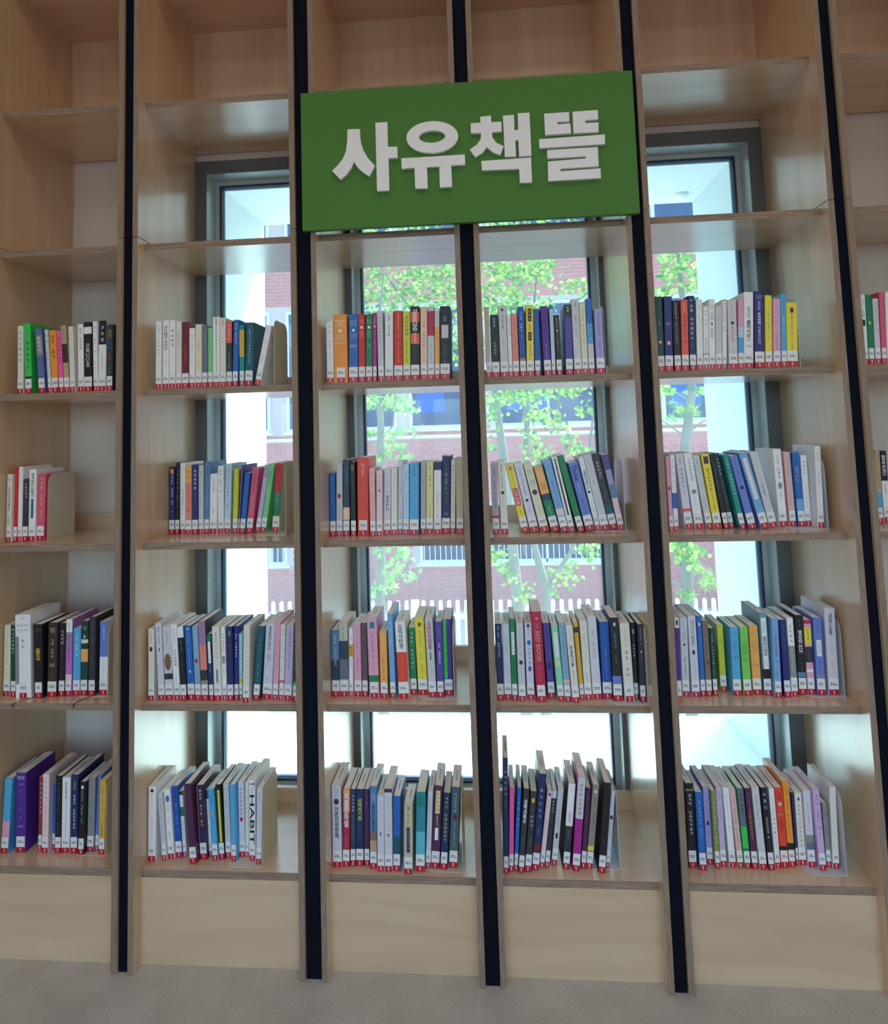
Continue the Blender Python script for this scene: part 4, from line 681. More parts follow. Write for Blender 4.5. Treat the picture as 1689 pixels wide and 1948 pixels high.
(1,5,0.576,0.1157,0.0159,0.2047,0.1381,0,'brown grey',[],[('~8','v','dark brown',0.05,0.2,0.3),('~6','v','charcoal',0.27,0.46,0.4),('#','q','dark brown',0.52,0.58,0.2)],1,'brown grey book, fifth from left, third book row, bay right of sign'),
(1,5,0.5955,0.1205,0.0128,0.1834,0.1238,0,'dark green',[],[('~10','v','white',0.08,0.55,0.35),('~4','v','mint',0.58,0.74,0.3)],1,'thin dark green book, sixth from left, third book row, bay right of sign'),
(1,5,0.6251,0.1512,0.0171,0.1846,0.1246,0,'lime',[],[('~4','h','olive',0.2,0.3,0.6),('~4','h','olive',0.4,0.43,0.7)],1,'small lime book, seventh from left, third book row, bay right of sign'),
(1,5,0.6489,0.1182,0.0228,0.1864,0.1258,0.0124,'sky blue',[],[('~2','h','steel blue',0.08,0.14,0.6),('~4','h','steel blue',0.22,0.34,0.7),('~4','h','navy',0.42,0.46,0.7)],1,'small sky blue book, eighth from left, third book row, bay right of sign'),
(1,5,0.6774,0.1184,0.0221,0.1869,0.1261,0,'lime green',[],[('~2','h','light green',0.06,0.15,0.6),('~5','h','green',0.22,0.4,0.7),('~4','h','dark green',0.45,0.5,0.7)],1,'small lime green book, ninth from left, third book row, bay right of sign'),
(1,5,0.7054,0.1262,0.0237,0.188,0.1269,0,'light orange',[],[('~2','h','tan',0.08,0.15,0.6),('~5','h','tan',0.22,0.36,0.7),('~4','h','brown',0.54,0.6,0.7)],1,'thick light orange book, tenth from left, third book row, bay right of sign'),
(1,5,0.7338,0.1217,0.0205,0.2238,0.151,0,'teal grey',[(0.68,0.795,'black')],[('#','q','white',0.06,0.68,0.62),('~8','v','black',0.1,0.24,0.3),('습관의 디테일','v','black',0.28,0.52,0.5),('~4','v','grey',0.55,0.64,0.2)],1,'teal grey book with black band, eleventh from left, third book row, bay right of sign'),
(1,5,0.7557,0.1034,0.0181,0.2127,0.1436,0.0198,'light blue',[],[('~3','v','coral',0.13,0.2,0.4),('~9','v','navy',0.2,0.56,0.4),('~5','v','navy',0.65,0.75,0.25)],1,'light blue book, twelfth from left, third book row, bay right of sign'),
(1,5,0.7833,0.11,0.0172,0.2076,0.1401,0,'indigo',[],[('~10','v','mauve',0.06,0.42,0.25),('~4','v','violet',0.45,0.55,0.15)],1,'indigo book, thirteenth from left, third book row, bay right of sign'),
(1,5,0.8037,0.113,0.0175,0.2116,0.1428,0,'white',[(0.355,0.755,'grey')],[('~4','v','charcoal',0.07,0.33,0.5),('~8','v','pale grey',0.37,0.7,0.4)],1,'white book with grey band, fourteenth from left, third book row, bay right of sign'),
(1,5,0.8279,0.1272,0.022,0.2145,0.1448,0.0211,'black',[(0.72,0.78,'steel blue')],[('~6','v','grey',0.06,0.16,0.2),('명상하는 뇌','v','white',0.19,0.48,0.5),('~6','v','grey',0.6,0.7,0.15)],1,'black book with steel blue band, fifteenth from left, third book row, bay right of sign'),
(1,5,0.8523,0.1274,0.0192,0.2011,0.1358,0.0123,'pink',[(0,0.05,'crimson'),(0.1,0.33,'yellow'),(0.36,0.57,'charcoal'),(0.66,0.7,'white')],[('~6','v','black',0.12,0.31,0.3),('~5','v','taupe',0.38,0.55,0.2)],1,'pink book with yellow band, sixteenth from left, third book row, bay right of sign'),
(1,5,0.8759,0.1229,0.0224,0.2087,0.1409,0.0127,'periwinkle',[(0.74,0.77,'grey')],[('~9','v','indigo',0.06,0.2,0.3),('#','q','white',0.29,0.5,0.55),('~6','v','charcoal',0.32,0.48,0.3),('~5','v','indigo',0.55,0.66,0.2)],1,'periwinkle book, seventeenth from left, third book row, bay right of sign'),
(1,5,0.9059,0.1232,0.028,0.2348,0.158,0.0196,'pale lilac',[],[('내면소통','v','charcoal',0.065,0.315,0.34),('~12','v','grey',0.34,0.48,0.3),('~3','v','charcoal',0.63,0.7,0.12)],1,'thick pale lilac book, rightmost, third book row, bay right of sign'),
(0,1,-1.486,0.1046,0.0227,0.2123,0.1433,0.0398,'sky blue',[(0.57,0.8,'pink')],[],1,'sky blue book with pink band, leftmost, bottom book row, bay at left edge'),
(0,1,-1.4446,0.1122,0.0317,0.2251,0.1519,-0.0153,'purple',[],[('~6','h','white',0.04,0.085,0.85),('~6','h','lilac',0.13,0.16,0.6),('~4','v','lilac',0.18,0.62,0.2),('~6','h','lilac',0.66,0.69,0.6)],0.85,'thick purple book, second from left, bottom book row, bay at left edge'),
(0,1,-1.3809,0.122,0.012,0.2097,0.1416,0,'brick red',[],[('~7','r','cream',0.06,0.5,0.6)],1,'thin brick red book, third from left, bottom book row, bay at left edge'),
(0,1,-1.3625,0.1113,0.0196,0.2233,0.1507,0,'pale pink',[],[('~4','v','grey',0.06,0.34,0.4),('~12','v','rose',0.4,0.7,0.25)],1,'pale pink book, fourth from left, bottom book row, bay at left edge'),
(0,1,-1.3422,0.1312,0.0086,0.1857,0.1254,0,'blue',[],[('~9','v','navy',0.1,0.7,0.6)],1,'thin blue book, fifth from left, bottom book row, bay at left edge'),
(0,1,-1.3228,0.1127,0.0191,0.2178,0.147,0,'black',[],[('~9','v','grey',0.08,0.5,0.3),('~4','v','grey',0.6,0.75,0.3)],1,'black book, sixth from left, bottom book row, bay at left edge'),
(0,1,-1.3031,0.1136,0.0253,0.2134,0.1441,0,'white',[],[('~5','v','black',0.06,0.28,0.36),('|','q','charcoal',0.1,0.8,0.03),('~9','v','pale grey',0.34,0.75,0.2)],1,'thick white book, seventh from left, bottom book row, bay at left edge'),
(0,1,-1.2746,0.1127,0.0217,0.2205,0.1489,0,'navy',[],[('~4','v','lime',0.07,0.2,0.4),('~10','v','white',0.25,0.7,0.4)],1,'navy book, eighth from left, bottom book row, bay at left edge'),
(0,1,-1.2473,0.106,0.0178,0.2038,0.1376,0.0163,'black',[],[('o','h','white',0.05,0.1,0.45),('~12','v','grey lilac',0.12,0.58,0.4)],1,'black book, ninth from left, bottom book row, bay at left edge'),
(0,1,-1.2278,0.1203,0.0206,0.2093,0.1412,0.0146,'grey',[],[('~2','v','charcoal',0.35,0.41,0.45),('~3','v','charcoal',0.52,0.6,0.35)],1,'grey book, tenth from left, bottom book row, bay at left edge'),
(0,1,-1.2066,0.1266,0.0105,0.2142,0.1446,0.0335,'periwinkle',[],[('~9','v','navy',0.1,0.6,0.5)],1,'thin periwinkle book, eleventh from left, bottom book row, bay at left edge'),
(0,1,-1.1856,0.1083,0.0182,0.2077,0.1402,0.0128,'mustard',[],[('~5','v','brown',0.06,0.2,0.3),('~6','v','brown',0.24,0.48,0.4),('#','q','brown',0.6,0.75,0.12)],1,'mustard book, rightmost, bottom book row, bay at left edge'),
(0,2,-1.022,0.0812,0.023,0.2068,0.1396,0,'white',[],[('#','q','black',0.04,0.08,0.35),('~12','v','pale grey',0.1,0.4,0.25),('~9','v','pink',0.42,0.72,0.4)],1,'white book, leftmost, bottom book row, bay left of sign'),
(0,2,-0.9824,0.0866,0.014,0.1845,0.1246,-0.0781,'pale grey',[],[('~12','v','charcoal',0.06,0.7,0.4)],1,'small pale grey book, second from left, bottom book row, bay left of sign'),
(0,2,-0.9677,0.0946,0.0189,0.1933,0.1305,-0.0726,'white',[],[('o','h','slate blue',0.09,0.19,0.6),('~5','h','grey',0.22,0.33,0.6),('~5','v','grey',0.38,0.5,0.2),('~4','v','charcoal',0.6,0.72,0.3)],1,'white book, third from left, bottom book row, bay left of sign'),
(0,2,-0.9478,0.1029,0.0198,0.1981,0.1337,-0.0747,'royal blue',[],[('~5','v','navy',0.04,0.2,0.4),('~8','v','sky blue',0.24,0.64,0.4)],1,'royal blue book, fourth from left, bottom book row, bay left of sign'),
(0,2,-0.9274,0.106,0.0104,0.1831,0.1236,-0.073,'white',[(0,0.06,'dark green'),(0.24,0.38,'green')],[('~3','v','navy',0.1,0.22,0.4),('~9','v','black',0.42,0.75,0.4)],1,'thin white book with green band, fifth from left, bottom book row, bay left of sign'),
(0,2,-0.8946,0.0755,0.0206,0.2172,0.1466,-0.0855,'plum',[],[],1,'plum book, sixth from left, bottom book row, bay left of sign'),
(0,2,-0.8734,0.0983,0.021,0.2037,0.1375,-0.06,'navy plum',[],[('|','l','salmon',0.02,0.78,0.06),('~10','v','cream',0.05,0.57,0.4),('#','q','indigo',0.6,0.78,0.5)],1,'navy plum book, seventh from left, bottom book row, bay left of sign'),
(0,2,-0.8517,0.1114,0.0092,0.1842,0.1243,-0.0559,'white',[(0,0.13,'dark teal')],[('~9','v','navy',0.15,0.55,0.5)],1,'thin white book, eighth from left, bottom book row, bay left of sign'),
(0,2,-0.8349,0.0924,0.017,0.1961,0.1324,-0.0696,'sky blue',[],[('~4','v','royal blue',0.07,0.25,0.5),('o','h','salmon',0.33,0.38,0.5),('~4','v','navy',0.42,0.5,0.2)],1,'sky blue book, ninth from left, bottom book row, bay left of sign'),
(0,2,-0.8173,0.1004,0.0156,0.205,0.1384,-0.0585,'black',[],[('#','q','yellow',0.075,0.77,0.42),('~14','v','charcoal',0.09,0.75,0.25)],1,'black book, tenth from left, bottom book row, bay left of sign'),
(0,2,-0.8011,0.106,0.0169,0.2052,0.1385,-0.0359,'pale grey',[],[('~6','v','grey',0.06,0.36,0.45),('~10','v','grey',0.4,0.7,0.35)],1,'pale grey book, eleventh from left, bottom book row, bay left of sign'),
(0,2,-0.7783,0.0897,0.0147,0.2088,0.141,-0.0242,'sky blue',[],[('~8','v','steel blue',0.1,0.24,0.3),('~6','v','steel blue',0.45,0.65,0.15)],1,'sky blue book, twelfth from left, bottom book row, bay left of sign'),
(0,2,-0.763,0.1124,0.0178,0.2069,0.1396,-0.0167,'pale lilac',[],[('~7','v','black',0.07,0.45,0.45),('o','h','crimson',0.47,0.53,0.5)],1,'pale lilac book, thirteenth from left, bottom book row, bay left of sign'),
(0,2,-0.7442,0.1106,0.0108,0.2052,0.1385,0,'ivory',[],[('~6','v','tan',0.08,0.36,0.5)],1,'thin ivory book, fourteenth from left, bottom book row, bay left of sign'),
(0,2,-0.727,0.0941,0.0178,0.2198,0.1484,0,'white',[],[('T','r','black',0.02,0.07,0.75),('~3','v','charcoal',0.08,0.17,0.5),('HABIT','r','black',0.18,0.8,0.72)],1,'white book, fifteenth from left, bottom book row, bay left of sign'),
(0,2,-0.7027,0.0781,0.0154,0.2057,0.1389,0.0228,'pale lilac',[],[('~9','v','charcoal',0.05,0.22,0.3),('~9','v','grey',0.25,0.55,0.25)],1,'pale lilac book, rightmost, bottom book row, bay left of sign'),
(0,3,-0.481,0.0748,0.0261,0.2202,0.1486,0,'pale lilac',[],[('~4','h','grey',0.05,0.14,0.55),('o','h','charcoal',0.165,0.24,0.55),('어른의 영향력','v','charcoal',0.26,0.65,0.45),('~2','v','grey',0.76,0.8,0.08)],1,"thick pale lilac book, leftmost, bottom book row, bay below sign's left half"),
(0,3,-0.4537,0.079,0.0192,0.2071,0.1398,0.0248,'crimson',[(0,0.06,'light orange'),(0.06,0.3,'salmon')],[('적절한 좌절','v','white',0.05,0.49,0.72),('~6','v','pink',0.6,0.77,0.25)],1,"crimson book with salmon band, second from left, bottom book row, bay below sign's left half"),
(0,3,-0.4327,0.0833,0.0149,0.2053,0.1385,0.019,'dark slate',[],[('~5','v','white',0.07,0.3,0.5),('~10','v','grey',0.34,0.7,0.4)],1,"dark slate book, third from left, bottom book row, bay below sign's left half"),
(0,3,-0.4171,0.085,0.0217,0.2047,0.1382,0.0211,'navy',[],[('선악의 기원','v','lime',0.12,0.41,0.55),('~10','v','olive',0.48,0.65,0.45)],1,"navy book, fourth from left, bottom book row, bay below sign's left half"),
(0,3,-0.3937,0.0858,0.015,0.2046,0.1381,0.0153,'plum',[],[('~8','v','mauve',0.07,0.26,0.5),('~6','v','mauve',0.3,0.6,0.2)],1,"plum book, fifth from left, bottom book row, bay below sign's left half"),
(0,3,-0.3755,0.072,0.02,0.2191,0.1479,0.0215,'steel blue',[(0.55,0.66,'brown grey'),(0.66,0.8,'tan')],[('~3','h','navy',0.04,0.07,0.3),('~6','h','pale blue',0.1,0.18,0.6),('늙는다는 착각','v','navy',0.21,0.55,0.42)],1,"steel blue book, sixth from left, bottom book row, bay below sign's left half"),
(0,3,-0.3522,0.0594,0.0188,0.2007,0.1355,0.017,'pale lilac',[],[('~9','v','grey',0.07,0.45,0.25),('#','q','charcoal',0.48,0.53,0.15),('~4','v','grey',0.58,0.66,0.15)],1,"pale lilac book, seventh from left, bottom book row, bay below sign's left half"),
(0,3,-0.332,0.0594,0.0219,0.219,0.1478,0.0147,'pale lilac',[(0,0.045,'plum')],[('~10','v','grey',0.1,0.5,0.25),('o','h','rose',0.54,0.58,0.35),('~6','v','grey',0.62,0.7,0.3)],1,"pale lilac book, eighth from left, bottom book row, bay below sign's left half"),
(0,3,-0.3091,0.0634,0.0196,0.1975,0.1333,0.0256,'blue',[(0.54,0.78,'dark teal')],[('~8','v','royal blue',0.1,0.42,0.35)],1,"blue book, ninth from left, bottom book row, bay below sign's left half"),
(0,3,-0.2776,0.05,0.0235,0.1834,0.1238,0.0276,'khaki',[],[('#','q','charcoal',0.04,0.08,0.15),('~5','v','charcoal',0.12,0.29,0.22),('#','q','navy',0.33,0.69,0.38),('~8','v','cream',0.37,0.65,0.18)],1,"thick khaki book, tenth from left, bottom book row, bay below sign's left half"),
(0,3,-0.247,0.0638,0.0253,0.2093,0.1412,0.0394,'teal',[(0.2,0.5,'dark cyan'),(0.5,0.8,'turquoise')],[('~4','h','dark teal',0.05,0.18,0.7)],1,"thick teal book, eleventh from left, bottom book row, bay below sign's left half"),
(0,3,-0.221,0.0781,0.0143,0.2035,0.1373,0.065,'pale lilac',[],[('~5','v','charcoal',0.06,0.28,0.45),('~10','v','grey',0.3,0.6,0.2)],1,"pale lilac book, twelfth from left, bottom book row, bay below sign's left half"),
(0,3,-0.2059,0.0789,0.0235,0.2189,0.1478,0.076,'plum',[],[('#','q','pale yellow',0.06,0.34,0.5),('~5','v','plum',0.08,0.32,0.35),('~4','v','white',0.36,0.49,0.3),('#','q','white',0.51,0.66,0.4)],1,"thick plum book, thirteenth from left, bottom book row, bay below sign's left half"),
(0,3,-0.1796,0.0753,0.019,0.2021,0.1364,0.078,'navy',[],[('~11','v','yellow',0.05,0.65,0.45)],1,"navy book, fourteenth from left, bottom book row, bay below sign's left half"),
(0,3,-0.156,0.0831,0.0237,0.2136,0.1442,0.0678,'slate green',[],[('~5','v','pale grey',0.07,0.32,0.4),('o','h','maroon',0.34,0.41,0.45),('~14','v','pale grey',0.44,0.75,0.45)],1,"thick slate green book, rightmost, bottom book row, bay below sign's left half"),
(0,4,-0.0049,0.064,0.0133,0.3029,0.158,0.0324,'navy',[],[('~5','v','pale grey',0.1,0.34,0.6),('~4','v','grey',0.36,0.44,0.4)],1,"thin navy book, leftmost, bottom book row, bay below sign's right half"),
(0,4,0.0095,0.074,0.0125,0.2194,0.1481,0.0473,'hot pink',[],[],1,"thin hot pink book, second from left, bottom book row, bay below sign's right half"),
(0,4,0.0232,0.0783,0.0106,0.2188,0.1477,0.0853,'blue',[],[('~6','v','white',0.16,0.54,0.55)],1,"thin blue book, third from left, bottom book row, bay below sign's right half"),
(0,4,0.0345,0.0694,0.0155,0.2204,0.1488,0.1095,'charcoal',[],[('권력과 풍수','v','white',0.13,0.42,0.6),('~4','v','grey',0.58,0.68,0.3)],1,"charcoal book, fourth from left, bottom book row, bay below sign's right half"),
(0,4,0.0521,0.0748,0.0175,0.2113,0.1426,0.12,'charcoal',[],[('o','h','mustard',0.08,0.15,0.5),('~4','h','brown',0.18,0.26,0.6),('~3','v','pale grey',0.29,0.46,0.5),('~4','v','grey',0.58,0.68,0.3)],1,"charcoal book, fifth from left, bottom book row, bay below sign's right half"),
(0,4,0.0717,0.0828,0.0197,0.2541,0.158,0.1256,'navy',[(0.73,0.82,'maroon')],[('~5','v','pale grey',0.14,0.48,0.45),('~4','v','grey',0.55,0.65,0.3)],1,"tall navy book, sixth from left, bottom book row, bay below sign's right half"),
(0,4,0.0934,0.093,0.0124,0.2052,0.1385,0.1535,'pale pink',[],[('o','h','magenta',0.02,0.07,0.6),('~8','v','rose',0.1,0.3,0.3),('~4','v','magenta',0.32,0.57,0.5)],1,"thin pale pink book, seventh from left, bottom book row, bay below sign's right half"),
(0,4,0.1076,0.096,0.0124,0.2053,0.1386,0.1513,'charcoal',[(0,0.1,'pale grey')],[('~4','v','pale grey',0.12,0.3,0.45)],1,"thin charcoal book, eighth from left, bottom book row, bay below sign's right half"),
(0,4,0.1267,0.1065,0.0157,0.2057,0.1389,0.137,'pale grey',[],[('~6','v','grey',0.05,0.25,0.2),('~5','v','grey',0.27,0.52,0.5),('#','q','black',0.58,0.65,0.35)],1,"pale grey book, ninth from left, bottom book row, bay below sign's right half"),
(0,4,0.1561,0.0909,0.0191,0.2261,0.1526,0.1205,'charcoal',[(0,0.5,'white')],[('~2','v','charcoal',0.04,0.1,0.2),('~4','h','charcoal',0.34,0.46,0.5),('~6','v','grey',0.55,0.68,0.3)],1,"charcoal book with white band, tenth from left, bottom book row, bay below sign's right half"),
(0,4,0.1811,0.0825,0.0208,0.2484,0.158,0.1145,'magenta',[(0,0.45,'pale grey')],[('~7','v','black',0.07,0.42,0.42),('~4','v','plum',0.52,0.6,0.2)],1,"tall magenta book, eleventh from left, bottom book row, bay below sign's right half"),
(0,4,0.2062,0.0952,0.0133,0.212,0.1431,0.1167,'plum',[],[('~8','v','mauve',0.1,0.7,0.3)],1,"thin plum book, twelfth from left, bottom book row, bay below sign's right half"),
(0,4,0.2202,0.092,0.0171,0.2219,0.1498,0.1344,'taupe',[(0.73,0.78,'yellow')],[('o','h','white',0.06,0.1,0.35),('~9','v','charcoal',0.14,0.55,0.4)],1,"taupe book with yellow band, thirteenth from left, bottom book row, bay below sign's right half"),
(0,4,0.2503,0.0758,0.019,0.2348,0.158,0.1208,'black',[],[('~8','v','dark brown',0.08,0.45,0.25),('~3','v','grey',0.63,0.7,0.2)],1,"tall black book, fourteenth from left, bottom book row, bay below sign's right half"),
(0,4,0.2737,0.0978,0.0108,0.2046,0.1381,0.1259,'pale lilac',[],[('~5','v','grey',0.08,0.28,0.4),('#','q','charcoal',0.32,0.37,0.7),('~7','v','charcoal',0.4,0.62,0.4)],1,"thin pale lilac book, rightmost, bottom book row, bay below sign's right half"),
(0,5,0.4997,0.1115,0.0214,0.2207,0.1489,0.014,'black',[(0.07,0.09,'olive')],[('~10','v','white',0.12,0.62,0.45)],1,'black book, leftmost, bottom book row, bay right of sign'),
(0,5,0.5255,0.1007,0.0189,0.2025,0.1367,0,'blue',[],[('~6','v','white',0.1,0.28,0.25),('~2','h','pale blue',0.29,0.31,0.8),('~6','v','pale blue',0.33,0.6,0.3)],1,'blue book, second from left, bottom book row, bay right of sign'),
(0,5,0.5529,0.1284,0.0167,0.2035,0.1373,0,'lavender',[],[('~6','v','charcoal',0.1,0.4,0.35),('#','q','indigo',0.44,0.49,0.4),('~4','v','slate blue',0.53,0.66,0.3)],1,'lavender book, third from left, bottom book row, bay right of sign'),
(0,5,0.5702,0.1111,0.0129,0.2016,0.1361,0,'olive',[],[('~10','v','pale khaki',0.05,0.7,0.6)],1,'thin olive book, fourth from left, bottom book row, bay right of sign'),
(0,5,0.5862,0.1189,0.0162,0.2083,0.1406,-0.0033,'lilac',[],[('~9','v','charcoal',0.05,0.42,0.3),('~4','v','grey',0.5,0.6,0.15)],1,'lilac book, fifth from left, bottom book row, bay right of sign'),
(0,5,0.6091,0.1157,0.0173,0.2084,0.1407,-0.0294,'white',[],[('~12','v','grey',0.08,0.55,0.3)],1,'white book, sixth from left, bottom book row, bay right of sign'),
(0,5,0.6311,0.1148,0.0152,0.2059,0.139,-0.0493,'pale rose',[(0.5,0.515,'tan')],[('~8','v','charcoal',0.12,0.45,0.35),('~8','v','charcoal',0.53,0.75,0.3)],1,'pale rose book, seventh from left, bottom book row, bay right of sign'),
(0,5,0.6484,0.1132,0.0163,0.2084,0.1407,-0.0354,'bright green',[(0,0.48,'slate'),(0.75,0.78,'green')],[('~5','v','charcoal',0.05,0.36,0.6)],1,'bright green book with slate band, eighth from left, bottom book row, bay right of sign'),
(0,5,0.6676,0.1139,0.0164,0.2083,0.1406,-0.0296,'plum',[],[('~8','v','mauve',0.06,0.25,0.3),('~10','v','mustard',0.26,0.65,0.4)],1,'plum book, ninth from left, bottom book row, bay right of sign'),
(0,5,0.6866,0.1101,0.0196,0.2137,0.1442,-0.0386,'pale grey',[],[('~12','v','grey',0.1,0.5,0.4)],1,'pale grey book, tenth from left, bottom book row, bay right of sign'),
(0,5,0.7096,0.1098,0.0161,0.2125,0.1434,-0.0332,'black',[],[('~3','v','pale grey',0.05,0.28,0.6),('~9','v','white',0.36,0.62,0.4),('~4','v','grey',0.66,0.76,0.2)],1,'black book, eleventh from left, bottom book row, bay right of sign'),
(0,5,0.7297,0.1175,0.0142,0.2074,0.14,-0.0173,'white',[],[('~9','v','grey',0.1,0.35,0.3),('~4','v','black',0.36,0.58,0.5),('~8','v','grey',0.6,0.75,0.3)],1,'white book, twelfth from left, bottom book row, bay right of sign'),
(0,5,0.7464,0.1213,0.0201,0.2076,0.1401,-0.015,'vermilion',[(0.73,0.8,'black')],[('~6','h','maroon',0.06,0.16,0.6),('o','h','pale grey',0.18,0.23,0.4),('~2','h','cream',0.31,0.36,0.6),('~4','h','maroon',0.39,0.54,0.6)],1,'vermilion book with black band, thirteenth from left, bottom book row, bay right of sign'),
(0,5,0.7692,0.125,0.0168,0.2229,0.1504,-0.0143,'orange',[(0.72,0.8,'black')],[('~8','v','brown',0.08,0.42,0.35),('~6','v','brown',0.46,0.65,0.2)],1,'orange book with black band, fourteenth from left, bottom book row, bay right of sign'),
(0,5,0.7907,0.1345,0.0071,0.1887,0.1274,0,'navy',[],[('~6','v','grey',0.1,0.5,0.4)],1,'thin navy book, fifteenth from left, bottom book row, bay right of sign'),
(0,5,0.7985,0.1321,0.0184,0.19,0.1282,0,'ivory',[],[('#','q','charcoal',0.07,0.11,0.25),('~10','v','charcoal',0.15,0.75,0.35)],1,'ivory book, sixteenth from left, bottom book row, bay right of sign'),
(0,5,0.8186,0.1242,0.0197,0.1989,0.1343,0,'pale lilac',[(0.58,0.68,'grey'),(0.68,0.77,'slate')],[('~9','v','charcoal',0.17,0.45,0.25),('~6','v','grey',0.48,0.55,0.3)],1,'pale lilac book with grey band, seventeenth from left, bottom book row, bay right of sign'),
(0,5,0.8426,0.1105,0.0173,0.2089,0.141,-0.0187,'orchid pale',[(0.52,0.72,'lilac')],[('~9','v','violet',0.06,0.5,0.5),('~4','v','charcoal',0.53,0.58,0.3)],1,'orchid pale book with lilac band, eighteenth from left, bottom book row, bay right of sign'),
(0,5,0.8669,0.1259,0.013,0.1656,0.115,0,'grey',[],[('~6','v','charcoal',0.15,0.6,0.4)],1,'thin grey book, nineteenth from left, bottom book row, bay right of sign'),
(0,5,0.8805,0.1189,0.0168,0.2123,0.1433,0.0281,'ivory',[],[('~10','v','rose',0.05,0.6,0.2)],1,'ivory book, rightmost, bottom book row, bay right of sign')]
TREE_A = [(-1.097,2.868,0.242,0.376,170),(-0.708,2.961,0.322,0.322,200),(-0.378,3.001,0.242,0.376,170),(-1.11,2.316,0.242,0.269,90),(-0.669,2.409,0.322,0.269,130),(-0.343,2.396,0.188,0.322,80),(-1.194,3.489,0.161,0.097,50),(-0.635,3.572,0.43,0.134,140),(0.166,3.031,0.242,0.161,120),(0.488,3.015,0.215,0.107,90),(0.1,2.705,0.188,0.188,90),(0.599,3.12,0.134,0.081,50),(0.316,2.75,0.134,0.107,50),(0.416,2.582,0.161,0.081,40),(0.635,2.708,0.107,0.043,20),(0.907,2.859,0.15,0.043,30),(1.116,2.822,0.118,0.075,30),(1.11,2.687,0.107,0.054,20),(0.239,3.525,0.322,0.107,90),(0.777,3.496,0.322,0.097,80),(0.17,1.757,0.269,0.097,90),(0.488,1.773,0.242,0.086,80),(0.805,1.815,0.215,0.064,50),(0.952,1.599,0.081,0.064,18),(0.532,1.559,0.188,0.086,50),(0.684,1.449,0.097,0.064,20),(0.03,1.574,0.097,0.097,25),(0.418,1.351,0.107,0.075,20),(0.489,1.165,0.15,0.097,40),(0.931,1.18,0.15,0.075,30),(0.807,1.288,0.075,0.054,12),(-0.008,1.257,0.064,0.064,10),(-0.853,1.655,0.107,0.043,12),(0.004,0.162,0.134,0.075,36),(0.155,0.032,0.097,0.054,20),(0.883,0.176,0.075,0.075,14),(0.988,0.226,0.107,0.054,20),(0.643,-0.024,0.118,0.064,22),(0.56,-0.15,0.054,0.032,6),(0.302,-0.173,0.097,0.043,18),(0.748,0.025,0.064,0.032,8)]
TREE_B = [(-1.071,1.688,0.117,0.065,26),(-0.904,1.729,0.187,0.075,46),(-0.739,1.687,0.103,0.047,18),(-1.077,1.43,0.093,0.033,14),(-0.794,1.422,0.14,0.047,26),(-0.867,1.299,0.121,0.047,20),(-1.011,1.209,0.084,0.037,12),(-0.752,1.212,0.084,0.028,12),(-0.959,0.438,0.084,0.065,18),(-0.812,0.381,0.103,0.084,30),(-0.871,0.247,0.103,0.047,18),(-1.037,0.1,0.103,0.047,18),(-0.898,0.112,0.121,0.047,20),(-1.11,-0.012,0.103,0.037,14),(-0.725,0.187,0.075,0.028,10),(-1.04,2.017,0.14,0.14,40),(-0.868,2.201,0.187,0.14,50)]
TREE_C1 = [(1.701,2.774,0.14,0.075,70),(1.791,2.63,0.093,0.047,30),(1.564,2.579,0.07,0.037,20),(1.515,1.733,0.065,0.065,22),(1.798,1.724,0.056,0.047,14),(1.582,0.392,0.159,0.056,70),(1.632,0.287,0.065,0.042,20),(1.711,2.938,0.187,0.093,60)]
TREE_C2 = [(1.608,1.567,0.159,0.047,9),(1.75,1.508,0.084,0.047,7),(1.559,1.492,0.093,0.033,5),(1.742,0.172,0.103,0.065,9),(1.779,0.085,0.075,0.056,6),(1.616,0.018,0.103,0.047,8)]
# ------------------------------------------------------------------ the room shell
RZ = [0.25, 0.701, 1.155, 1.607, 2.051, 2.499, 2.95, 3.40]
SHELF_F, SHELF_B, SIDE_T, TOP_Z, JOINT = 0.045, 0.44, 0.016, 3.82, 2.062
RX0, RX1, RY0, CEIL = -3.2, 3.3, -5.3, 4.05

f = MB(); f.box(RX0, RX1, RY0, 0.58, -0.12, -0.0006)
floor = tag(f.build('floor', M['grout']), kind='structure')
tb = MB(); tb.box(0.0012, 0.5988, 0.0012, 0.5988, -0.0006, 0.0)
tile_me = tb.mesh('tile', [M['tile']])
i0 = -0.078
for ix in range(-6, 7):
    for iy in range(-10, 1):
        x, y = i0 + ix * 0.6, -0.36 + iy * 0.6
        if x < RX0 or x + 0.6 > RX1 + 0.02 or y < RY0:
            continue
        link('tile', tile_me, floor, (x, y, 0))

w = MB()
for x0, x1, z0, z1 in ((RX0, -1.004, 0, CEIL), (0.930, RX1, 0, CEIL), (-1.004, 0.930, 2.430, CEIL), (-1.004, 0.930, 0, 0.235), (-0.560, -0.480, 0.235, 2.430), (0.405, 0.478, 0.235, 2.430)):
    w.box(x0, x1, 0.456, 0.60, z0, z1)
tag(w.build('wall_front', M['wall']), kind='structure')
for nm, x0, x1 in (('wall_left', RX0 - 0.15, RX0), ('wall_right', RX1, RX1 + 0.15)):
    w = MB(); w.box(x0, x1, RY0 - 0.15, 0.60, 0, CEIL)
    tag(w.build(nm, M['roomwall']), kind='structure')
w = MB()
for x0, x1, z0, z1 in ((RX0, -2.5, 0, CEIL), (2.9, RX1, 0, CEIL), (-2.5, 2.9, 2.8, CEIL), (-2.5, 2.9, 0, 0.3)):
    w.box(x0, x1, RY0 - 0.15, RY0, z0, z1)
tag(w.build('wall_back', M['roomwall']), kind='structure')
w = MB(); w.box(RX0 - 0.15, RX1 + 0.15, RY0 - 0.15, 0.60, CEIL, CEIL + 0.15)
tag(w.build('ceiling', M['ceil']), kind='structure')

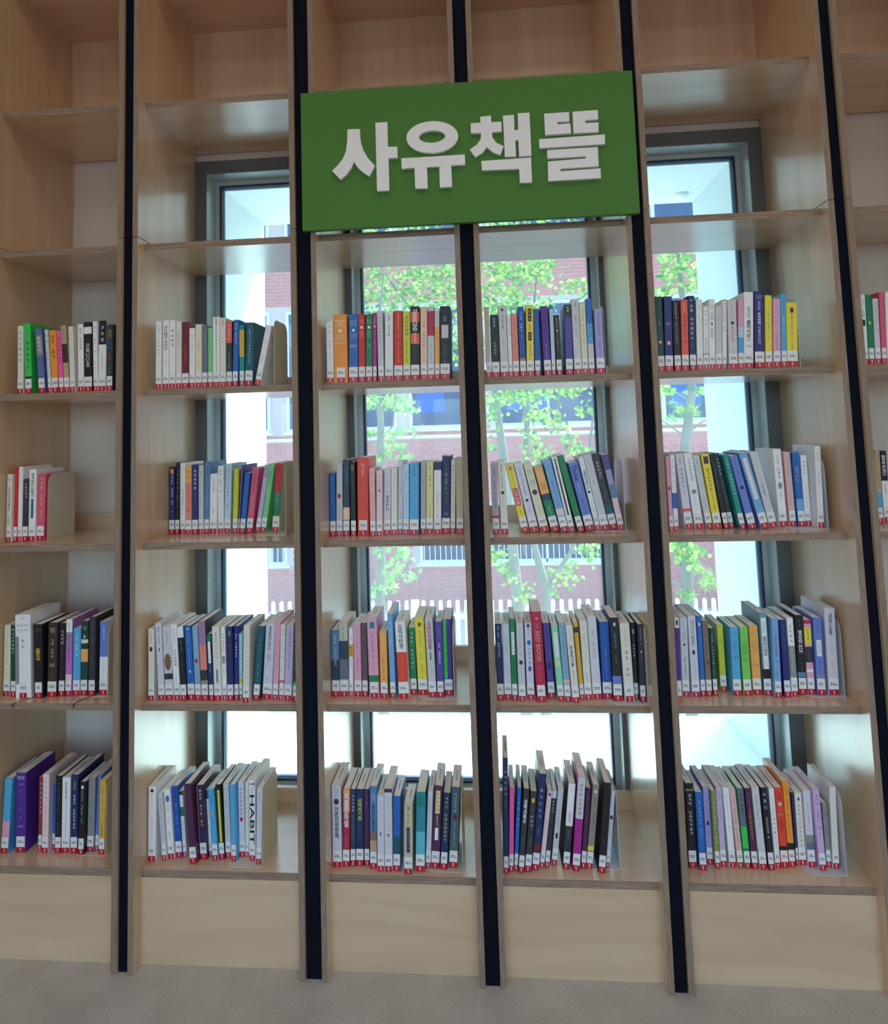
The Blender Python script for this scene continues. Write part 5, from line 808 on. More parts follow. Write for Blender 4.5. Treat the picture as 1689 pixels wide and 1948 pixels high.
def window(name, x0, x1, z0, z1, fw, y0, y1, head=0.047):
    e = tag(empty(name, ((x0 + x1) / 2, y1, z0)), kind='structure')
    def part(nm, mb, mt):
        o = mb.build(nm, mt, e)
        o.matrix_parent_inverse = Matrix.Translation(-e.location)
        return o
    a = MB()                                           # face plate with backlit shade in its colour, deeper at the head
    a.box(x0, x0 + fw, y0, y0 + 0.006, z0, z1)
    a.box(x1 - fw, x1, y0, y0 + 0.006, z0, z1)
    a.box(x0 + fw, x1 - fw, y0, y0 + 0.006, z1 - head, z1)
    a.box(x0 + fw, x1 - fw, y0, y0 + 0.006, z0, z0 + 0.02)
    part('window_frame', a, M['grey_frame'])
    z1 -= head - 0.002
    x0 += fw - 0.002
    x1 -= fw - 0.002
    fw = 0.002
    z0 += 0.018
    a = MB(); a.ring(x0 - 0.008, x1 + 0.008, z0 - 0.008, z1 + 0.008, 0.010, y0 + 0.006, y1)
    part('reveal_lining', a, M['reveal'])
    a = MB(); a.ring(x0 + fw - 0.001, x1 - fw + 0.001, z0 + fw - 0.001, z1 - fw + 0.001, 0.017, y1 - 0.035, y1 + 0.02)
    part('sash', a, M['sash'])
    a = MB(); a.ring(x0 + fw + 0.015, x1 - fw - 0.015, z0 + fw + 0.015, z1 - fw - 0.015, 0.007, y1 - 0.028, y1 + 0.012)
    part('gasket', a, M['gasket'])
    a = MB(); a.box(x0 + fw + 0.018, x1 - fw - 0.018, y1 - 0.008, y1 - 0.002, z0 + fw + 0.018, z1 - fw - 0.018)
    part('glass_pane', a, M['glass'])
    return e
window('window_1', -1.030, -0.548, 0.234, 2.452, 0.045, 0.442, 0.565)
window('window_2', -0.495, 0.425, 0.234, 2.452, 0.034, 0.442, 0.565)
window('window_3', 0.462, 0.960, 0.234, 2.452, 0.050, 0.442, 0.565)
for k in range(3):  # rear windows out of view, added to go with the fill light
    window('window_%d' % (4 + k), -2.5 + k * 1.8, -0.7 + k * 1.8, 0.3, 2.8, 0.05, RY0 - 0.12, RY0 - 0.03)

# deep white window surround outside
PX0, PX1, PZ0, PZ1, PY1 = -1.021, 0.945, 0.222, 2.441, 1.26
for nm, b in (('wall_porch_left', (PX0 - 0.5, PX0, 0.60, PY1, -0.2, PZ1 + 0.5)),
              ('wall_porch_right', (PX1, PX1 + 0.5, 0.60, PY1, -0.2, PZ1 + 0.5)),
              ('ceiling_porch', (PX0, PX1, 0.60, PY1, PZ1, PZ1 + 0.5)),
              ('floor_porch', (PX0, PX1, 0.60, PY1, PZ0 - 0.2, PZ0))):
    w = MB(); w.box(*b)
    tag(w.build(nm, M['porch_floor' if nm == 'floor_porch' else 'porch']), kind='structure')
g = MB(); g.box(-16, 16, 0.62, 12.4, -2.1, -1.9)
tag(g.build('ground', M['ground']), kind='structure')

# small white dome on the ceiling of the surround
e = tag(empty('ceiling_spotlight', (0.86, 1.12, PZ1)), 'small white dome light on the ceiling of the outer window surround', 'light')
s = MB(); s.tube([(0, 0, 0), (0, 0, -0.012)], 0.03, 14); s.build('base', M['lamp_frame'], e)
s = MB(); s.tube([(0, 0, -0.012), (0, 0, -0.022), (0, 0, -0.030)], [0.026, 0.022, 0.010], 14); s.build('dome', M['sign_white'], e)

# ------------------------------------------------------------------ ceiling lamps of the room
fr_b = MB(); fr_b.ring(-0.62, 0.62, -0.32, 0.32, 0.02, -0.02, 0.02)
fr_me = fr_b.mesh('frame', [M['lamp_frame']])
di_b = MB(); di_b.quad([(-0.6, -0.005, -0.3), (0.6, -0.005, -0.3), (0.6, -0.005, 0.3), (-0.6, -0.005, 0.3)])
di_me = di_b.mesh('diffuser', [M['lamp']])
for k, (x, y) in enumerate(((-1.8, -1.6), (0.1, -1.6), (2.0, -1.6), (-1.8, -3.6), (0.1, -3.6), (2.0, -3.6))):
    e = empty('ceiling_lamp', (x, y, CEIL - 0.03))
    e.rotation_euler = (PI / 2, 0, 0)
    side = ('left', 'middle', 'right')[k % 3]
    row = 'nearer to the bookcase' if k < 3 else 'far from the bookcase'
    tag(e, 'flat white ceiling panel lamp, %s one of the row %s' % (side, row), 'ceiling lamp', 'ceiling panel lamps')
    link('frame', fr_me, e); link('diffuser', di_me, e)

# ------------------------------------------------------------------ bookcase bays
BAYS = [(-1.49, -1.089), (-1.025, -0.560), (-0.483, -0.079), (-0.008, 0.405), (0.472, 0.953), (1.017, 1.42)]
BAY_LABEL = ['birch plywood bookcase bay at the left edge, white wall behind its shelves',
             'birch plywood bookcase bay with window behind, just left of the green sign',
             "birch plywood bookcase bay below the green sign's left half",
             "birch plywood bookcase bay below the green sign's right half",
             'birch plywood bookcase bay with window behind, just right of the green sign',
             'birch plywood bookcase bay cut off by the right edge']
def place(mb, nm, mats, e):
    o = mb.build(nm, mats, e)
    o.matrix_parent_inverse = Matrix.Translation(-e.location)
    return o
for c, (xl, xr) in enumerate(BAYS):
    e = tag(empty('bookcase_bay', ((xl + xr) / 2, 0.0, 0.0)), BAY_LABEL[c], 'bookcase', 'plywood bookcase bays')
    for (a, b) in ((xl - SIDE_T, xl), (xr, xr + SIDE_T)):
        for z0, z1 in ((0.0, JOINT - 0.0012), (JOINT + 0.0012, TOP_Z)):
            s = MB(); s.box(a, b, 0.0, SHELF_B, z0, z1, 0, front=1)
            place(s, 'side_panel', [M['ply_v'], M['edge_x']], e)
    for r, z in enumerate(RZ):
        s = MB(); s.box(xl, xr, SHELF_F, SHELF_B, z - 0.020, z, 0, front=1)
        place(s, 'shelf', [M['ply_h'], M['edge_z']], e)
        if r < 5:
            s = MB(); s.box(xl, xr, SHELF_B - 0.018, SHELF_B, z, z + 0.050)
            place(s, 'back_ledge', [M['ply_h']], e)
    s = MB(); s.box(xl, xr, SHELF_F, SHELF_F + 0.018, 0.0, 0.229)
    place(s, 'toe_board', [M['ply_toe']], e)
    for r in range(5, 8):
        z1 = (RZ + [TOP_Z])[r + 1] - (0.02 if r < 7 else 0)
        s = MB(); s.box(xl, xr, SHELF_B - 0.012, SHELF_B, RZ[r], z1)
        place(s, 'back_panel', [M['ply_v']], e)
    s = MB(); s.box(xl - SIDE_T, xr + SIDE_T, 0.0, SHELF_B, TOP_Z, TOP_Z + 0.02, 0, front=1)
    place(s, 'top_panel', [M['ply_h'], M['edge_z']], e)

POST_LABEL = ['dark navy steel post between the left edge bay and the next',
              "dark navy steel post at the green sign's left end",
              'dark navy steel post behind the middle of the green sign',
              "dark navy steel post at the green sign's right end",
              'dark navy steel post nearest the right edge']
for k in range(5):
    x0, x1 = BAYS[k][1] + SIDE_T, BAYS[k + 1][0] - SIDE_T
    s = MB()                                           # open channel: web and two flanges
    s.box(x0 + 0.0005, x1 - 0.0005, 0.012, 0.018, 0.0, TOP_Z)
    s.box(x0 + 0.0005, x0 + 0.005, 0.018, 0.09, 0.0, TOP_Z)
    s.box(x1 - 0.005, x1 - 0.0005, 0.018, 0.09, 0.0, TOP_Z)
    o = s.build('steel_post', M['post'])
    tag(o, POST_LABEL[k], 'post', 'steel posts between the bays')

# ------------------------------------------------------------------ the green sign
SX0, SX1, SZ0, SZ1 = -0.517, 0.441, 2.047, 2.461
sign = tag(empty('library_sign', ((SX0 + SX1) / 2, -0.012, SZ0)), 'green rectangular sign board with raised white Korean letters', 'sign')
s = MB(); s.box(SX0, SX1, -0.022, -0.001, SZ0, SZ1)
place(s, 'sign_board', M['sign_green'], sign)
for k, polys in SIGN.items():
    s = MB()
    for poly in polys:
        if poly[0] == 'ring':
            n = len(poly[1])
            for i in range(n):
                j = (i + 1) % n
                (a, b), (c, d) = (poly[1][i], poly[1][j]), (poly[2][i], poly[2][j])
                s.quad([(a[0], -0.034, a[1]), (b[0], -0.034, b[1]), (d[0], -0.034, d[1]), (c[0], -0.034, c[1])])
                s.quad([(a[0], -0.034, a[1]), (a[0], -0.022, a[1]), (b[0], -0.022, b[1]), (b[0], -0.034, b[1])])
                s.quad([(c[0], -0.034, c[1]), (d[0], -0.034, d[1]), (d[0], -0.022, d[1]), (c[0], -0.022, c[1])])
        else:
            s.prism(poly, -0.034, -0.022)
    place(s, 'letter', M['sign_white'], sign)

# ------------------------------------------------------------------ bookends
BOOKENDS = [(3, 2, -0.6332, 0.07, 0.2), (3, 4, 0.3402, 0.07, 0.2), (3, 5, 0.875, 0.07, 0.199), (2, 1, -1.3687, 0.122, 0.205), (2, 2, -0.6289, 0.163, 0.205), (2, 4, 0.3826, 0.135, 0.205), (2, 5, 0.9349, 0.113, 0.198), (1, 1, -1.1575, 0.1, 0.205), (1, 3, -0.1265, 0.088, 0.2), (1, 4, 0.4035, 0.05, 0.205), (1, 5, 0.9446, 0.114, 0.205), (0, 1, -1.1633, 0.108, 0.205), (0, 2, -0.6811, 0.067, 0.205), (0, 3, -0.1164, 0.068, 0.205), (0, 4, 0.3116, 0.099, 0.205), (0, 5, 0.9048, 0.095, 0.205)]
ROWN = {3: 'top book row', 2: 'second book row', 1: 'third book row', 0: 'bottom book row'}
BAYN = {1: 'bay at left edge', 2: 'bay left of sign', 3: "bay below sign's left half", 4: "bay below sign's right half", 5: 'bay right of sign', 6: 'bay at right edge'}
BASE_SPAN = {}
for row, col, x, y, h in BOOKENDS:
    ivory = (row, col) in ((3, 2), (2, 1), (2, 2), (0, 2), (0, 3), (0, 1), (1, 1))
    mt = M['bookend'] if ivory else M['bookend_w']
    e = tag(empty('bookend', (x, y, RZ[row])), '%s metal L-shaped bookend, %s, %s' % ('ivory' if ivory else 'pale grey', ROWN[row], BAYN[col]), 'bookend', 'metal bookends on the shelves')
    D = 0.15
    prof = [(0, 0), (D, 0), (D, h - 0.03)] + [(D - 0.03 + 0.03 * math.cos(a), h - 0.03 + 0.03 * math.sin(a)) for a in (0.5, 1.0, PI / 2)] + [(0.03, h)] + [(0.03 - 0.03 * math.sin(a), h - 0.03 + 0.03 * math.cos(a)) for a in (0.5, 1.0, PI / 2)]
    s = MB()
    n = len(prof)
    s.v = [(0.0, p[0], p[1]) for p in prof] + [(0.0012, p[0], p[1]) for p in prof]
    s.f = [tuple(range(n)), tuple(range(2 * n - 1, n - 1, -1))] + [(i, (i + 1) % n, n + (i + 1) % n, n + i) for i in range(n)]
    s.mi = [0] * len(s.f)
    s.build('upright_plate', mt, e)
    s = MB()
    L = 0.105
    base = [(-L + 0.02, -0.004), (0.0, -0.004), (0.0, D - 0.01), (-L + 0.02, D - 0.01), (-L, D - 0.03), (-L, 0.02)]
    n = len(base)
    s.v = [(p[0], p[1], 0.0) for p in base] + [(p[0], p[1], 0.0009) for p in base]
    s.f = [tuple(range(n)), tuple(range(2 * n - 1, n - 1, -1))] + [(i, (i + 1) % n, n + (i + 1) % n, n + i) for i in range(n)]
    s.mi = [0] * len(s.f)
    s.build('base_plate', mt, e)
    BASE_SPAN[(row, col)] = (x - L, x)

# ------------------------------------------------------------------ books
GLYPHS = [[(.05, .5, .8, .92), (.38, .5, .4, .8), (.68, .8, .05, 1), (.8, .97, .45, .57)],
          [(.2, .8, .86, .97), (.2, .8, .56, .67), (.2, .31, .67, .86), (.69, .8, .67, .86), (.44, .56, .3, .56), (.03, .97, .18, .3)],
          [(.05, .16, .6, 1), (.05, .5, .5, .62), (.72, .84, .42, 1), (.2, .31, .13, .35), (.2, .9, .02, .13)],
          [(.22, .34, .55, 1), (.05, .5, .45, .56), (.65, .77, .1, 1), (.77, .95, .5, .6), (.05, .5, .05, .16)],
          [(.1, .9, .88, .98), (.79, .9, .76, .88), (.1, .9, .66, .76), (.1, .21, .52, .66), (.1, .9, .42, .52), (.02, .98, .1, .22)],
          [(.05, .55, .85, .96), (.05, .16, .45, .85), (.05, .55, .45, .55), (.44, .55, .55, .85), (.72, .84, .05, 1)],
          [(.1, .9, .84, .95), (.44, .56, .5, .84), (.02, .98, .4, .52), (.25, .36, .05, .4), (.64, .75, .05, .4)]]
TEXT_CACHE = {}
def text_mesh(s, stacked):
    key = (s, stacked)
    if key in TEXT_CACHE:
        return TEXT_CACHE[key]
    cu = bpy.data.curves.new('lettering', 'FONT')
    cu.body = '\n'.join(ch for ch in s if ch != ' ') if stacked else s
    cu.align_x = 'CENTER'
    cu.resolution_u = 2
    cu.space_line = 0.92
    cu.offset = 0.018
    o = bpy.data.objects.new('lettering', cu)
    COL.objects.link(o)
    dg = bpy.context.evaluated_depsgraph_get()
    me = o.evaluated_get(dg).to_mesh()
    vs = [(v.co.x, v.co.y) for v in me.vertices]
    fs = [tuple(p.vertices) for p in me.polygons]
    o.evaluated_get(dg).to_mesh_clear()
    bpy.data.objects.remove(o, do_unlink=True)
    bpy.data.curves.remove(cu)
    if not vs:
        vs, fs = [(0, 0), (1, 0), (1, 1)], [(0, 1, 2)]
    x0, x1 = min(v[0] for v in vs), max(v[0] for v in vs)
    y0, y1 = min(v[1] for v in vs), max(v[1] for v in vs)
    TEXT_CACHE[key] = ([(v[0] - x0, v[1] - y0) for v in vs], fs, x1 - x0, y1 - y0)
    return TEXT_CACHE[key]

def cover_mesh(w, h, d, col, bands):
    t, c = 0.0008, min(0.0013, 0.14 * w)
    ti = c + 0.0006
    mats = [COVER[col]]
    cuts = {0.0, 1.0}
    for b in bands:
        cuts.add(b[0]); cuts.add(b[1])
        if COVER[b[2]] not in mats:
            mats.append(COVER[b[2]])
    cuts = sorted(cuts)
    s = MB()
    for a, b in zip(cuts, cuts[1:]):
        mi = 0
        for q in bands:
            if q[0] <= (a + b) / 2 <= q[1]:
                mi = mats.index(COVER[q[2]])
        z1, z0 = h * (1 - a), h * (1 - b)
        s.quad([(0, c, z0), (c, 0, z0), (c, 0, z1), (0, c, z1)], mi)
        s.quad([(c, 0, z0), (w - c, 0, z0), (w - c, 0, z1), (c, 0, z1)], mi)
        s.quad([(w - c, 0, z0), (w, c, z0), (w, c, z1), (w - c, 0, z1)], mi)
    s.quad([(0, d, 0), (0, c, 0), (0, c, h), (0, d, h)])
    s.quad([(w, c, 0), (w, d, 0), (w, d, h), (w, c, h)])
    s.quad([(t, ti, 0), (t, d, 0), (t, d, h), (t, ti, h)])
    s.quad([(w - t, d, 0), (w - t, ti, 0), (w - t, ti, h), (w - t, d, h)])
    s.quad([(w - t, ti, 0), (t, ti, 0), (t, ti, h), (w - t, ti, h)])
    s.quad([(0, d, 0), (0, d, h), (t, d, h), (t, d, 0)])
    s.quad([(w - t, d, 0), (w - t, d, h), (w, d, h), (w, d, 0)])
    for z, fl in ((h, False), (0, True)):
        for q in ([(0, c, z), (t, ti, z), (t, d, z), (0, d, z)], [(0, c, z), (c, 0, z), (w - c, 0, z), (w, c, z), (w - t, ti, z), (t, ti, z)], [(w, c, z), (w, d, z), (w - t, d, z), (w - t, ti, z)]):
            s.quad(q[::-1] if fl else q)
    return s.mesh('cover', mats), ti

def pages_mesh(w, h, d, ti, stamp):
    s = MB()
    s.box(0.0009, w - 0.0009, ti + 0.0001, d - 0.0015, 0.0006, h - 0.0012)
    if stamp and w > 0.010:
        a, b = d * 0.3, d * 0.72
        k = min(0.0014, w * 0.1)
        s.quad([(w / 2 - k, a, h - 0.00105), (w / 2 + k, a, h - 0.00105), (w / 2 + k, b, h - 0.00105), (w / 2 - k, b, h - 0.00105)], 1)
    return s.mesh('page_block', [M['pages'], M['stamp']])

RED_H, LAB_H = 0.0155, 0.0295
STK = {}
def sticker_mesh(w):
    key = round(w * 1000)
    if key not in STK:
        w = key / 1000.0
        s = MB(); s.box(-w / 2, w / 2, -0.0004, 0.0, 0.0005, RED_H)
        g = min(0.0085, w * 0.9)
        k = g / 0.0085
        for q in ([(-0.0008, 0.003), (0.0011, 0.003), (0.0011, 0.0125), (-0.0008, 0.0125)], [(-0.0008, 0.0125), (-0.0008, 0.0103), (-0.0026, 0.0094), (-0.0026, 0.0110)]):
            s.quad([(x * k, -0.0006, z) for x, z in q], 1)
        r = s.mesh('shelf_sticker', [M['red_tape'], M['label_white']])
        s = MB(); s.box(-w / 2, w / 2, -0.0004, 0.0, RED_H, RED_H + LAB_H)
        rnd = random.Random(key)
        for z, n in ((0.0155, 2), (0.0115, 4)):
            x = -w * 0.32
            for j in range(n + 1):
                l = w * rnd.uniform(0.08, 0.2)
                if x + l < w * 0.42:
                    s.quad([(x, -0.0006, RED_H + z), (x + l, -0.0006, RED_H + z), (x + l, -0.0006, RED_H + z + 0.0022), (x, -0.0006, RED_H + z + 0.0022)], 1)
                x += l + w * 0.05
        STK[key] = (r, s.mesh('call_label', [M['label_white'], M['ink']]))
    return STK[key]

def title_mesh(w, h, texts, seed):
    rnd = random.Random(seed)
    s, mats, done, low = MB(), [], [], None
    for k, (txt, mode, col, t0, t1, wf) in enumerate(texts):
        mt = COVER[col]
        if low is not None and h * (1 - t0) < low - 0.012 and s.f:      # lettering further down the spine is a part of its own
            done.append(s.mesh('title', mats))
            s, mats, low = MB(), [], None
        low = h * (1 - t1) if low is None else min(low, h * (1 - t1))
        if mt not in mats:
            mats.append(mt)
        mi = mats.index(mt)
        y = -0.00012 * (k + 2)
        zt, zb = h * (1 - t0), h * (1 - t1)
        H, Wd, cx = zt - zb, w * wf, w / 2
        if txt in '#|':
            x0 = 0.0006 if mode == 'l' else cx - Wd / 2
            s.quad([(x0, y, zb), (x0 + Wd, y, zb), (x0 + Wd, y, zt), (x0, y, zt)], mi)
        elif txt == 'o':
            r1, r2 = min(Wd, H * 1.1) / 2, H / 2
            s.quad([(cx + r1 * math.cos(2 * PI * i / 14), y, (zt + zb) / 2 + r2 * math.sin(2 * PI * i / 14)) for i in range(14)], mi)
        elif txt[0] == '~':
            n = int(txt[1:])
            cells = []
            if mode == 'h':
                nc = min(n, 5)
                cs = min(Wd / nc, H)
                nr = max(1, int(H / cs + 0.25))
                for r in range(nr):
                    m_ = nc if r % 2 == 0 else max(2, nc - 1)
                    for j in range(m_):
                        cells.append((cx + (j - (m_ - 1) / 2) * cs, zt - (r + 0.5) * H / nr, cs * 0.86, False))
            else:
                cs = min(Wd, H / n)
                for j in range(n):
                    if n >= 6 and j in (n // 3, 2 * n // 3 + 1) and rnd.random() < 0.6:
                        continue
                    cells.append((cx, zt - (j + 0.5) * H / n, cs * 0.86, mode == 'r'))
            for (x, z, q, rot) in cells:
                for (a, b, c, d) in rnd.choice(GLYPHS):
                    p = [(a - .5, c - .5), (b - .5, c - .5), (b - .5, d - .5), (a - .5, d - .5)]
                    if rot:
                        p = [(v, -u) for u, v in p]
                    s.quad([(x + u * q, y, z + v * q) for u, v in p], mi)
        else:
            vs, fs, tw, th = text_mesh(txt, mode == 'v')
            if mode == 'r':
                sc_ = (H / tw, min(Wd / th, H / tw * 1.5))
                pts = [(cx - sc_[1] * th / 2 + v * sc_[1], zt - u * sc_[0]) for u, v in vs]
            elif mode == 'h':
                k_ = min(Wd / tw, H / th)
                pts = [(cx - tw * k_ / 2 + u * k_, (zt + zb) / 2 - th * k_ / 2 + v * k_) for u, v in vs]
            else:
                kx = min(Wd / tw, H / th * 1.4)
                kz = H / th
                pts = [(cx - tw * kx / 2 + u * kx, zb + v * kz) for u, v in vs]
            b = len(s.v)
            s.v += [(p[0], y, p[1]) for p in pts]
            for q in fs:
                s.f.append(tuple(b + i for i in q))
                s.mi.append(mi)
    if s.f:
        done.append(s.mesh('title', mats))
    return done

for k, (row, col, X, Y, w, h, d, a, cname, bands, texts, nar, label) in enumerate(BOOKS):
    z = RZ[row] + 0.0002 + (w * math.sin(a) if a > 0 else 0.0)
    sp = BASE_SPAN.get((row, col))
    if sp and X + w > sp[0] and X < sp[1]:
        z += 0.0010
    e = empty('book', (X, Y, z))
    e.rotation_euler = (0, a, 0)
    tag(e, label, 'book', 'library books on the shelves')
    cme, ti = cover_mesh(w, h, d, cname, bands)
    link('cover', cme, e)
    link('page_block', pages_mesh(w, h, d, ti, k % 3 != 1), e)
    lw = max(0.004, (w - 0.0016) * nar)
    r_me, l_me = sticker_mesh(lw)
    link('shelf_sticker', r_me, e, (w / 2, -0.0001, 0))
    link('call_label', l_me, e, (w / 2, -0.0001, 0))
    for tm in title_mesh(w, h, texts, k):
        link('title', tm, e)
    if (row, col) == (1, 1) and (cname == 'charcoal' or (cname == 'white' and w > 0.03)):
        s = MB()
        x0 = w - 0.004
        pts = [(x0, 0.002, 0.0015), (x0 - 0.012, -0.02, 0.001), (x0 - 0.02, -0.046 if Y > 0.088 else -0.04, 0.001), (x0 - 0.026, -(Y - 0.045) - 0.004, -0.003), (x0 - 0.028, -(Y - 0.045) - 0.005, -0.012)]
        for p, q in zip(pts, pts[1:]):
            s.quad([(p[0] - 0.002, p[1], p[2]), (p[0] + 0.002, p[1], p[2]), (q[0] + 0.002, q[1], q[2]), (q[0] - 0.002, q[1], q[2])])
            s.quad([(p[0] - 0.002, p[1], p[2] + 0.0005), (p[0] + 0.002, p[1], p[2] + 0.0005), (q[0] + 0.002, q[1] - 0.0005, q[2] + 0.0005), (q[0] - 0.002, q[1] - 0.0005, q[2] + 0.0005)])
        s.build('ribbon', M['ribbon'], e)
# ------------------------------------------------------------------ outside: brick building
FY = 12.0
bld = tag(empty('brick_building', (0, FY, -1.9)), 'pale red brick building with tall windows seen across the yard', 'building')
UP = [(-6.0, -5.2), (-4.75, -4.2), (-3.88, -2.9), (-2.38, -1.74), (-1.5, -0.2), (0.09, 2.15), (3.2, 4.56), (5.0, 6.0)]
LOW = [(-4.26, -3.9), (-1.37, -0.33), (-0.09, 2.05)]
HOLES = [(a, b, 1.45, 3.8) for a, b in UP] + [(a, b, 5.0, 6.6) for a, b in UP] + [(a, b, -1.05, 0.0) for a, b in LOW]
s = MB(); s.box(-7.5, 7.5, FY + 0.012, FY + 0.35, -1.9, 7.4)
place(s, 'wall', M['mortar'], bld)
s = MB(); s.box(-0.095, 0.095, 0.0, 0.03, 0.0, 0.058)
brick_me = s.mesh('brick', [M['brick']])
bulk = MB()
single = 0
for r in range(int(9.2 / 0.07)):
    z = -1.9 + r * 0.07
    for i in range(76):
        x = -7.4 + i * 0.2 + (0.1 if r % 2 else 0)
        if any(x + 0.09 > a - 0.05 and x - 0.09 < b + 0.05 and z + 0.058 > c - 0.05 and z < d + 0.05 for a, b, c, d in HOLES) or 1.26 < z + 0.03 < 1.34:
            continue
        if single < 300 and ((-2.3 < x < -0.3 and 0.45 < z < 1.25) or (1.0 < x < 2.2 and 0.85 < z < 1.25)):
            o = link('brick', brick_me, bld, (x, 0, z + 1.9))
            single += 1
        else:
            bulk.box(x - 0.095, x + 0.095, FY, FY + 0.03, z, z + 0.058)
o = bulk.build('brick_courses', M['brick'], bld, fix=False)
o.matrix_parent_inverse = Matrix.Translation(-bld.location)
tag(o, kind='stuff')
s = MB(); s.box(-7.5, 7.5, FY - 0.04, FY + 0.02, 1.27, 1.33)
place(s, 'string_course', M['string'], bld)
rnd = random.Random(5)
for k, (a, b, c, d) in enumerate(HOLES):
    s = MB(); s.ring(a, b, c, d, 0.06, FY - 0.02, FY + 0.03)
    n = max(1, int((b - a) / 0.9))
    for j in range(1, n):
        x = a + (b - a) * j / n
        s.box(x - 0.02, x + 0.02, FY - 0.02, FY + 0.03, c, d)
    fr_o = place(s, 'window', M['bwin_frame'], bld)
    def sub(mb, nm, mt):
        q = mb.build(nm, mt, fr_o)
        return q
    s = MB(); s.box(a + 0.04, b - 0.04, FY + 0.004, FY + 0.01, c + 0.04, d - 0.04)
    sub(s, 'pane', M['bwin_glass'])
    if d > 1 and d < 5 and k in (4, 5, 6):
        s = MB(); s.box(a + (b - a) * 0.12, a + (b - a) * 0.52, FY, FY + 0.003, c + 0.3, c + 1.25)  # blue sheet just in front of part of the pane
        sub(s, 'blue_panel', M['blue_panel'])
    s = MB(); s.box(a - 0.05, b + 0.05, FY - 0.06, FY + 0.02, c - 0.05, c)
    sub(s, 'sill', M['string'])
    if d < 0.5:
        s = MB()
        x = a + 0.08
        while x < b - 0.05:
            s.box(x, x + 0.014, FY - 0.05, FY - 0.036, c, d)
            x += 0.1
        sub(s, 'window_bars', M['string'])

# ------------------------------------------------------------------ picket fence
FEY, FTOP = 8.2, -0.86
fence = tag(empty('picket_fence', (0, FEY, -1.9)), 'white picket fence with rounded tops in front of the brick building', 'fence')
hh = FTOP + 1.9
pk = [(-0.027, 0.03), (0.027, 0.03), (0.027, hh - 0.03)] + [(0.027 * math.cos(t), hh - 0.03 + 0.03 * math.sin(t)) for t in (0.5, 1.05, PI / 2, 2.1, 2.64)] + [(-0.027, hh - 0.03)]
s = MB(); s.prism(pk, -0.012, 0.012)
pk_me = s.mesh('picket', [M['fence']])
s = MB(); s.box(-0.055, 0.055, -0.03, 0.05, 0.0, hh)
post_me = s.mesh('fence_post', [M['fence']])
for i in range(-36, 40):
    x = -1.088 + i * 0.1157
    if i % 12 == 0:
        link('fence_post', post_me, fence, (x, 0, 0))
    elif abs(x) < 4.2:
        link('picket', pk_me, fence, (x, 0, 0))
for z in (0.22, 0.82):
    s = MB(); s.box(-5.2, 3.6, 0.012, 0.04, z - 0.04, z + 0.04)
    s.build('rail', M['fence'], fence)

# ------------------------------------------------------------------ trees
def leaf_shape(kind):
    if kind == 'round':
        return [(0, -0.5), (0.38, -0.28), (0.44, 0.1), (0.2, 0.45), (0, 0.55), (-0.2, 0.45), (-0.44, 0.1), (-0.38, -0.28)]
    pts = []
    for i in range(10):
        a = PI / 2 + i * PI / 5
        r = 0.6 if i % 2 == 0 else 0.2
        pts.append((r * math.cos(a), r * math.sin(a)))
    return pts
def leaves(clusters, y, depth, size, kind, seed, mult=1.0):
    rnd = random.Random(seed)
    s = MB()
    shp = leaf_shape(kind)
    for (cx, cz, rx, rz, n) in clusters:
        for i in range(int(n * mult)):
            if kind == 'needle':
                c = Vector((cx + rnd.gauss(0, 0.5) * rx, y + rnd.uniform(-1, 1) * depth, cz + rnd.gauss(0, 0.5) * rz))
                for q in range(26):
                    d = Vector((rnd.gauss(0, 1), rnd.gauss(0, 1), rnd.gauss(0.25, 0.8))).normalized()
                    u = d.cross(Vector((rnd.gauss(0, 1), rnd.gauss(0, 1), rnd.gauss(0, 1)))).normalized() * 0.0022
                    l = size * rnd.uniform(0.7, 1.2)
                    s.quad([c - u, c + u, c + d * l])
                continue
            c = Vector((cx + rnd.gauss(0, 0.55) * rx, y + rnd.uniform(-1, 1) * depth, cz + rnd.gauss(0, 0.55) * rz))
            nrm = Vector((rnd.gauss(0, 0.6), -1 + rnd.gauss(0, 0.5), rnd.gauss(0.5, 0.6))).normalized()
            u = nrm.cross(Vector((rnd.gauss(0, 1), 0.2, rnd.gauss(0, 1)))).normalized()
            v = nrm.cross(u)
            sz = size * rnd.uniform(0.7, 1.25)
            s.quad([c + u * (p[0] * sz) + v * (p[1] * sz) for p in shp])
    return s
def tree(name, label, base, stems, foliage):
    e = tag(empty(name, base), label, 'tree')
    for nm, pts, rad in stems:
        s = MB(); s.tube(pts, [q * 0.72 for q in rad], 9)
        place(s, nm, M['bark'], e)
    for s, mt in foliage:
        o = s.build('foliage', mt, e, fix=False)
        o.matrix_parent_inverse = Matrix.Translation(-e.location)
        tag(o, kind='stuff')
    return e
Y = 5.5
